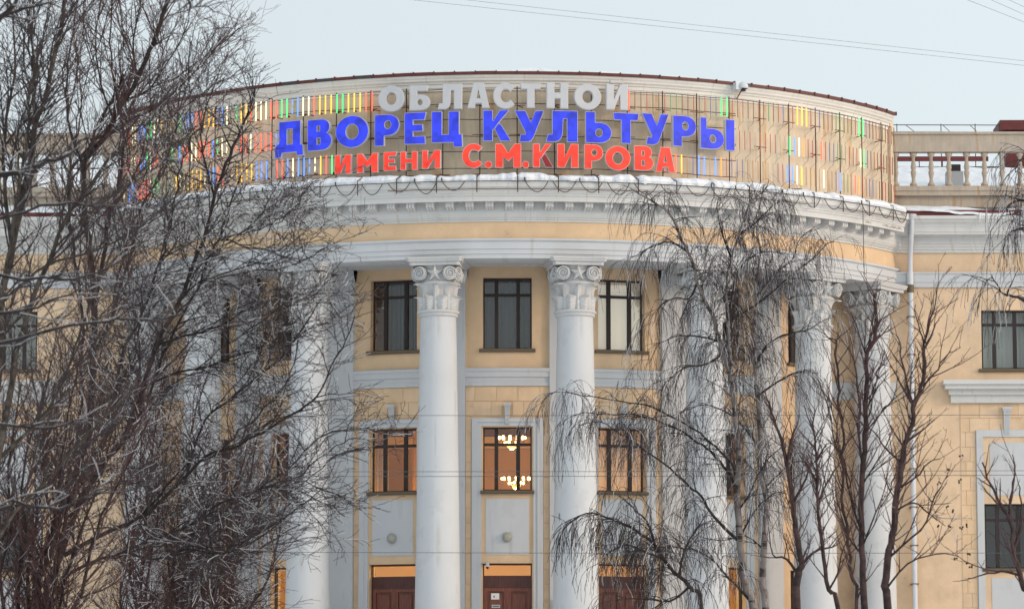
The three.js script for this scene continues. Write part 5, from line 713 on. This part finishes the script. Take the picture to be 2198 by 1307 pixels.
 B4: [[0.15,0.05,10.29,4.64,62.79,10.3,7.06,62.79,10.31,9.45,62.79,10.26,11.06,62.79,10.22,12.68,62.79,10.17,14.31,62.79],[0.04,0.008,10.3,8.97,62.79,9.84,9.61,62.79,9.35,9.9,62.79,9.11,9.99,62.79,9.0,10.02,62.79,8.9,10.19,62.79,8.82,10.34,62.79],[0.04,0.008,10.27,11.22,62.79,9.88,12.02,62.83,9.52,12.34,62.86,9.32,12.3,62.87,9.24,12.1,62.88],[0.04,0.008,10.28,10.9,62.79,9.8,11.55,62.75,9.33,11.64,62.72,9.09,11.48,62.71,8.93,11.24,62.69],[0.04,0.008,10.29,10.58,62.79,9.78,11.06,62.82,9.3,11.13,62.85,9.14,11.05,62.86]],
};

// ------------------------------------------------------------------ bare trees
const barkDark = mat(L3(0.040, 0.030, 0.028), { map: tiled(TX_twig, 1), roughness: 0.9 });
const barkGreen = mat(L3(0.105, 0.095, 0.075), { map: tiled(TX_twig, 1), roughness: 0.9 });
const barkRed = mat(L3(0.060, 0.032, 0.030), { map: tiled(TX_twig, 1), roughness: 0.85 });
const barkBirch = mat(L3(0.30, 0.255, 0.235), { map: tiled(TX_bark, 1.6), roughness: 0.85 });
const twigDark = mat(L3(0.042, 0.030, 0.032), { roughness: 0.9 });
const twigRed = mat(L3(0.068, 0.034, 0.032), { roughness: 0.9 });
const frostMat = mat(L3(0.5, 0.5, 0.52), { roughness: 0.95 });
const V3 = (a, b, k) => [a[0] + (b[0] - a[0]) * k, a[1] + (b[1] - a[1]) * k, a[2] + (b[2] - a[2]) * k];
const nrm = (v) => { const l = Math.hypot(...v) || 1; return [v[0] / l, v[1] / l, v[2] / l]; };
function smoothPath(pts, r, wob) { // Catmull-Rom through the points, with small bends
  const out = [], n = pts.length, g = (k) => pts[Math.max(0, Math.min(n - 1, k))];
  for (let k = 0; k + 1 < n; k++) for (let q = 0; q < 3; q++) { const t = q / 3, a = g(k - 1), b = g(k), c = g(k + 1), d = g(k + 2), p = [0, 1, 2].map((i) => 0.5 * (2 * b[i] + (c[i] - a[i]) * t + (2 * a[i] - 5 * b[i] + 4 * c[i] - d[i]) * t * t + (3 * b[i] - a[i] - 3 * c[i] + d[i]) * t * t * t)); out.push(q && k ? p.map((x) => x + (r() - 0.5) * wob) : p); }
  out.push(g(n - 1)); return out;
}
function makeTree(key, seed, P) {
  const r = rng(seed), limbs = LIMBS[key], wood = [], tw = new Geo(), fr = new Geo(), o = top(new THREE.Group(), P.name, P.label, 'tree', P.group);
  const first = limbs[0].slice(2, 5), base = [first[0] + (P.lean ?? 0), 0, first[2]]; base[1] = groundY(base[2]) - 0.05;
  const rel = (p) => [p[0] - base[0], p[1] - base[1], p[2] - base[2]];
  let count = 0;
  const grow = (p0, dir, len, rad0, lv) => {
    if (count > P.most) return; count++;
    const q = P.lv[lv], n = Math.max(3, Math.min(9, Math.round(len / q.seg))), pts = [p0], rs = [rad0]; let d = dir.slice(), p = p0;
    for (let k = 1; k <= n; k++) {
      d = nrm([d[0] + (r() - 0.5) * q.wob, d[1] + (r() - 0.5) * q.wob + q.up * (P.weep ? 0.4 + 0.9 * k / n : 1), d[2] + (r() - 0.5) * q.wob]);
      p = [p[0] + d[0] * len / n, p[1] + d[1] * len / n, p[2] + d[2] * len / n]; pts.push(p); rs.push(Math.max(P.tip, rad0 + (P.tip - rad0) * k / n));
    }
    tw.tube(pts, rs, lv === 0 ? 5 : 3);
    if (r() < P.frost) { const f0 = Math.floor(r() * n * 0.5), f = pts.slice(f0).map((a, k) => [a[0], a[1] + rs[f0 + k] * 0.75, a[2]]); if (f.length > 1) fr.tube(f, rs.slice(f0).map((x) => Math.max(x * 0.75, P.tip * 1.25)), 3); }
    if (lv + 1 < P.lv.length) spawn(pts, rs, lv + 1, q.child, len);
  };
  const spawn = (pts, rs, lv, perMetre, len, from = 0.12) => {
    const q = P.lv[lv], n = pts.length, total = Math.max(1, Math.round(perMetre * len * (0.8 + 0.4 * r())));
    for (let c = 0; c < total; c++) {
      const t = from + (1 - from) * (c + r()) / total, f = Math.min(n - 1.001, t * (n - 1)), k = Math.floor(f), p = V3(pts[k], pts[k + 1], f - k), along = nrm([pts[k + 1][0] - pts[k][0], pts[k + 1][1] - pts[k][1], pts[k + 1][2] - pts[k][2]]);
      const az = r() * Math.PI * 2, rnd = nrm([Math.cos(az), (r() - 0.35) * 1.1, Math.sin(az)]), a = q.ang * (0.6 + 0.8 * r()), dir = nrm([along[0] * Math.cos(a) + rnd[0] * Math.sin(a), along[1] * Math.cos(a) + rnd[1] * Math.sin(a) + q.lift, along[2] * Math.cos(a) + rnd[2] * Math.sin(a)]);
      const rr = rs[k] + (rs[k + 1] - rs[k]) * (f - k);
      grow(p, dir, q.len * (0.45 + 0.75 * r()) * (P.weep ? 1.1 - 0.4 * t : 1.15 - 0.65 * t), Math.min(q.r, rr * 0.75), lv);
    }
  };
  limbs.forEach((L, i) => {
    const pts = []; for (let k = 2; k < L.length; k += 3) pts.push(rel([L[k], L[k + 1], L[k + 2]]));
    if (i === 0) pts.unshift([0, 0, 0], [pts[0][0] * 0.5, pts[0][1] * 0.5, pts[0][2] * 0.5]);
    const path = smoothPath(pts, r, P.limbWob ?? 0.035), n = path.length, rs = path.map((_, k) => L[0] * (P.thick ?? 1) + (L[1] - L[0]) * (P.thick ?? 1) * Math.pow(k / (n - 1), 0.8));
    if (i === 0) { rs[0] *= 1.35; rs[1] *= 1.15; }
    let len = 0; for (let k = 1; k < n; k++) len += Math.hypot(path[k][0] - path[k - 1][0], path[k][1] - path[k - 1][1], path[k][2] - path[k - 1][2]);
    part(o, i === 0 ? 'trunk' : 'limb', new Geo().tube(path, rs, i === 0 ? 9 : 6).build(), i === 0 || (P.birch && L[0] > 0.048) ? P.bark : P.limbBark ?? P.bark);
    if (P.frost > 0.3 && i) { const f = path.map((a, k) => [a[0], a[1] + rs[k] * 0.6, a[2]]); fr.tube(f, rs.map((x) => x * 0.5), 4); }
    spawn(path, rs, 0, i === 0 ? P.onTrunk : P.onLimb, len, i === 0 || P.name === 'bare_shrub' ? P.bare ?? 0.35 : 0.1);
    for (let c = 0; c < (P.comp ?? 0); c++) {                       // thinner stems that part from this one
      const k0 = Math.floor(n * (0.05 + 0.4 * r())), m = Math.max(k0 + 5, Math.floor(n * (0.75 + 0.25 * r()))), off = [(r() - 0.5) * P.wide, (r() - 0.35) * P.wide * 0.6, (r() - 0.5) * P.wide * 1.3], q = path.slice(k0, m), w = q.length;
      if (w < 5) continue;
      const cp = q.map((p, k) => { const u = Math.pow(k / (w - 1), 0.8); return [p[0] + off[0] * u + (r() - 0.5) * 0.05, p[1] + off[1] * u + (r() - 0.5) * 0.04, p[2] + off[2] * u]; }), cr = cp.map((_, k) => Math.max(0.008, rs[Math.min(n - 1, k0 + k)] * 0.55)); cp[0] = q[0];
      part(o, 'limb', new Geo().tube(cp, cr, 5).build(), P.limbBark ?? P.bark); spawn(cp, cr, 0, P.onLimb, len * w / n, 0.1);
    }
  });
  part(o, 'crown', tw.build(), P.twig).userData.kind = 'stuff';
  if (fr.i.length) part(o, 'frost', fr.build(), frostMat).userData.kind = 'stuff';
  if (P.berries) { const b = new Geo(); }
  o.position.set(...base);
  return o;
}
const UPRIGHT = (k = 1) => [
  { len: 1.4, r: 0.014, ang: 0.66, seg: 0.17, wob: 0.36, up: 0.045, lift: 0.16, child: 5.2 * k },
  { len: 0.74, r: 0.008, ang: 0.72, seg: 0.14, wob: 0.46, up: 0.025, lift: 0.08, child: 6.0 * k },
  { len: 0.36, r: 0.0048, ang: 0.8, seg: 0.1, wob: 0.55, up: 0.01, lift: 0.03, child: 0 },
];
const SPREAD = (k = 1) => [
  { len: 1.2, r: 0.013, ang: 0.85, seg: 0.14, wob: 0.55, up: 0.0, lift: 0.03, child: 5.5 * k },
  { len: 0.68, r: 0.0065, ang: 0.85, seg: 0.11, wob: 0.65, up: -0.02, lift: 0, child: 6.5 * k },
  { len: 0.34, r: 0.005, ang: 0.8, seg: 0.1, wob: 0.5, up: -0.03, lift: -0.02, child: 0 },
];
const WEEP = (k = 1) => [
  { len: 0.8, r: 0.012, ang: 0.9, seg: 0.14, wob: 0.34, up: -0.10, lift: 0.1, child: 9.0 * k },
  { len: 0.95, r: 0.006, ang: 0.9, seg: 0.13, wob: 0.26, up: -0.48, lift: -0.35, child: 5.0 * k },
  { len: 0.48, r: 0.0042, ang: 0.55, seg: 0.12, wob: 0.3, up: -0.42, lift: -0.4, child: 0 },
];
const ROWAN = (k = 1) => [
  { len: 0.75, r: 0.011, ang: 0.75, seg: 0.14, wob: 0.3, up: 0.07, lift: 0.2, child: 3.2 * k },
  { len: 0.36, r: 0.006, ang: 0.8, seg: 0.1, wob: 0.4, up: 0.07, lift: 0.12, child: 2.2 * k },
  { len: 0.13, r: 0.0048, ang: 0.8, seg: 0.05, wob: 0.5, up: 0.05, lift: 0, child: 0 },
];
const LG = 'bare trees in front of the left side of the palace';
makeTree('L1', 101, { name: 'bare_tree', label: 'dense bare tree whose long limbs reach toward the lettering and the left columns', group: LG, bark: barkDark, twig: twigDark, lv: SPREAD(1.15), onTrunk: 4.2, onLimb: 5.0, most: 26000, tip: 0.0034, frost: 0.2, bare: 0.25, comp: 2, wide: 1.4, thick: 0.62 });
makeTree('L2', 102, { name: 'bare_tree', label: 'tall upright bare tree rising above the parapet left of the light tubes', group: LG, bark: barkDark, twig: twigRed, lv: UPRIGHT(1.1), onTrunk: 3.8, onLimb: 4.4, most: 24000, tip: 0.0028, frost: 0.08, bare: 0.15, comp: 1, wide: 1.7, thick: 0.6 });
makeTree('L3', 103, { name: 'bare_tree', label: 'green-grey trunked bare tree with upright shoots standing beside the frosted tree', group: LG, bark: barkGreen, limbBark: barkGreen, twig: twigDark, lv: UPRIGHT(1.15), onTrunk: 3.9, onLimb: 4.6, most: 20000, tip: 0.0028, frost: 0.1, bare: 0.15, comp: 1, wide: 1.8, thick: 0.6 });
makeTree('L5', 104, { name: 'bare_shrub', label: 'reddish brown many-stemmed shrub at the foot of the left trees', group: LG, bark: barkRed, twig: twigRed, lv: UPRIGHT(1.1), onTrunk: 4.4, onLimb: 4.5, most: 18000, tip: 0.003, frost: 0.12, bare: 0.25 });
makeTree('L6', 106, { name: 'bare_shrub', label: 'dark many-stemmed shrub around the green-grey trunk', group: LG, bark: barkDark, twig: twigRed, lv: UPRIGHT(1.1), onTrunk: 4.4, onLimb: 4.5, most: 18000, tip: 0.003, frost: 0.12, bare: 0.25 });
makeTree('L7', 107, { name: 'bare_shrub', label: 'brown many-stemmed shrub before the left columns and side doors', group: LG, bark: barkRed, twig: twigRed, lv: SPREAD(1.1), onTrunk: 4.8, onLimb: 4.8, most: 18000, tip: 0.003, frost: 0.15, bare: 0.25 });
makeTree('L4', 105, { name: 'frosted_tree', label: 'near tree with frost-white horizontal branches crossing the left trees', group: LG, bark: barkDark, twig: twigDark, lv: [{ len: 0.55, r: 0.008, ang: 0.7, seg: 0.1, wob: 0.4, up: 0.01, lift: 0.02, child: 5 }, { len: 0.28, r: 0.005, ang: 0.7, seg: 0.08, wob: 0.45, up: 0, lift: 0, child: 0 }], onTrunk: 0, onLimb: 5.0, most: 2500, tip: 0.0025, frost: 0.4, limbWob: 0.05, thick: 0.72 });
const BG = 'bare birches before the right columns';
makeTree('B1', 201, { name: 'birch_tree', label: 'weeping birch with pale trunk whose top bends toward the sign, hanging fine twigs', group: BG, bark: barkBirch, limbBark: barkDark, twig: twigDark, lv: WEEP(1.15), weep: true, birch: true, onTrunk: 2.8, onLimb: 5.0, most: 22000, tip: 0.0032, frost: 0.18, bare: 0.3, thick: 0.85 });
makeTree('B2', 202, { name: 'birch_tree', label: 'straight birch with grey trunk standing close behind the bending birch', group: BG, bark: barkBirch, limbBark: barkDark, twig: twigDark, lv: WEEP(1.05), weep: true, birch: true, onTrunk: 2.6, onLimb: 4.8, most: 14000, tip: 0.0032, frost: 0.18, bare: 0.3, thick: 0.8 });
makeTree('B3', 203, { name: 'birch_tree', label: 'low slanting young birch leaning toward the middle door', group: BG, bark: barkDark, twig: twigDark, lv: WEEP(0.95), weep: true, onTrunk: 5, onLimb: 5.5, most: 7000, tip: 0.0046, frost: 0.08, bare: 0.3 });
makeTree('B4', 204, { name: 'birch_tree', label: 'birch at the edge with drooping frosted twigs over the balustrade and wing window', group: BG, bark: barkBirch, limbBark: barkDark, twig: twigDark, lv: WEEP(0.8), weep: true, onTrunk: 0, onLimb: 5, most: 4000, tip: 0.0036, frost: 0.4 });
const RG = 'dark red stemmed rowans by the drainpipe';
makeTree('D1', 301, { name: 'rowan_tree', label: 'dark crooked rowan stem between the birches and the third column', group: RG, bark: barkRed, twig: twigRed, lv: ROWAN(1.2), onTrunk: 5, onLimb: 6, most: 2500, tip: 0.0036, frost: 0.05, bare: 0.3 });
makeTree('R1', 302, { name: 'rowan_tree', label: 'thickest dark red rowan, forked in front of the drainpipe', group: RG, bark: barkRed, twig: twigRed, lv: ROWAN(1.25), onTrunk: 5, onLimb: 5.5, most: 3500, tip: 0.003, frost: 0.1, bare: 0.3, thick: 0.75 });
makeTree('R2', 303, { name: 'rowan_tree', label: 'straight dark red rowan before the last column', group: RG, bark: barkRed, twig: twigRed, lv: ROWAN(1.25), onTrunk: 5.5, onLimb: 6, most: 3500, tip: 0.003, frost: 0.1, bare: 0.3, thick: 0.7, comp: 1, wide: 0.9 });
makeTree('R3', 304, { name: 'rowan_tree', label: 'slender curved rowan before the third right column', group: RG, bark: barkRed, twig: twigRed, lv: ROWAN(1.2), onTrunk: 5, onLimb: 6, most: 2000, tip: 0.0034, frost: 0.05, bare: 0.3 });
makeTree('R4', 305, { name: 'rowan_tree', label: 'small rowan before the lower wing window', group: RG, bark: barkRed, twig: twigRed, lv: ROWAN(0.9), onTrunk: 3, onLimb: 4, most: 1500, tip: 0.003, frost: 0.05, bare: 0.3 });
{ // dried berry clusters on the forked rowan
  const r = rng(9), berry = new THREE.SphereGeometry(0.014, 6, 4), bm = mat(L3(0.035, 0.016, 0.014));
  const spots = [[2024, 992], [1996, 1021], [2020, 1045], [1992, 1096], [2003, 1108], [1972, 1140], [2030, 1139], [2020, 1145], [1994, 1141], [2037, 1198], [2032, 1220], [2042, 1224], [1975, 1048], [2006, 1210]];
  const g = []; for (const [px, py] of spots) { const x = 1.0 + (px - 1099) / 163.6, y = 1.6 + (1697 - py) / 162; for (let k = 0; k < 3; k++) g.push(berry.clone().translate(x + (r() - 0.5) * 0.03, y + (r() - 0.5) * 0.04, 76.8 + (r() - 0.5) * 0.3)); }
  single(mergeGeometries(g), bm, 'berry_clusters', 'dark dried berries hanging from the forked rowan twigs', 'berries', null, 'stuff');
}

// ------------------------------------------------------------------ overhead wires
{
  const wire = (a, b, sag, rad_, label) => { const p = []; for (let k = 0; k <= 24; k++) { const u = k / 24; p.push([a[0] + (b[0] - a[0]) * u, a[1] + (b[1] - a[1]) * u - sag * 4 * u * (1 - u), a[2] + (b[2] - a[2]) * u]); } single(new Geo().tube(p, rad_, 5).build(), wm, 'overhead_wire', label, 'wire', 'overhead wires'); };
  const wm = mat(L3(0.09, 0.095, 0.10), { roughness: 0.8 });
  const ext = (a, b, k) => [V3(a, b, -k), V3(a, b, 1 + k)];
  wire(...ext([-1.0, 14.71, 64.79], [9.16, 13.58, 64.79], 1.2), 0.0, 0.0026, 'thin wire slanting across the sky, lower of the long pair');
  wire(...ext([-0.19, 15.15, 62.79], [9.43, 14.06, 62.79], 1.2), 0.0, 0.0026, 'thin wire slanting across the sky, upper of the long pair');
  wire(...ext([7.67, 13.6, 69.79], [8.51, 13.26, 69.79], 6), 0.0, 0.0026, 'lowest of three thin wires in the corner of the sky');
  wire(...ext([8.03, 13.6, 69.79], [8.51, 13.38, 69.79], 6), 0.0, 0.0026, 'middle of three thin wires in the corner of the sky');
  wire(...ext([8.3, 13.6, 69.79], [8.51, 13.5, 69.79], 12), 0.0, 0.0026, 'uppermost of three thin wires in the corner of the sky');
  wire([-25, 6.3, 54.79], [25, 6.16, 54.79], 0.12, 0.0055, 'dark level wire crossing the white door panels');
  wire([-25, 9.65, 46.79], [25, 9.6, 46.79], 0.06, 0.0055, 'dark level wire crossing the heads of the middle floor windows');
  wire([-25, 7.9, 52.79], [25, 7.9, 52.79], 0.06, 0.0055, 'dark level wire crossing the middle floor windows, upper of two');
  wire([-25, 7.79, 52.79], [25, 7.82, 52.79], 0.06, 0.0055, 'dark level wire crossing the middle floor windows, lower of two');
}
scene.traverse((o) => { if (o.isMesh) { o.castShadow = true; o.receiveShadow = true; } });
renderer.render(scene, camera);
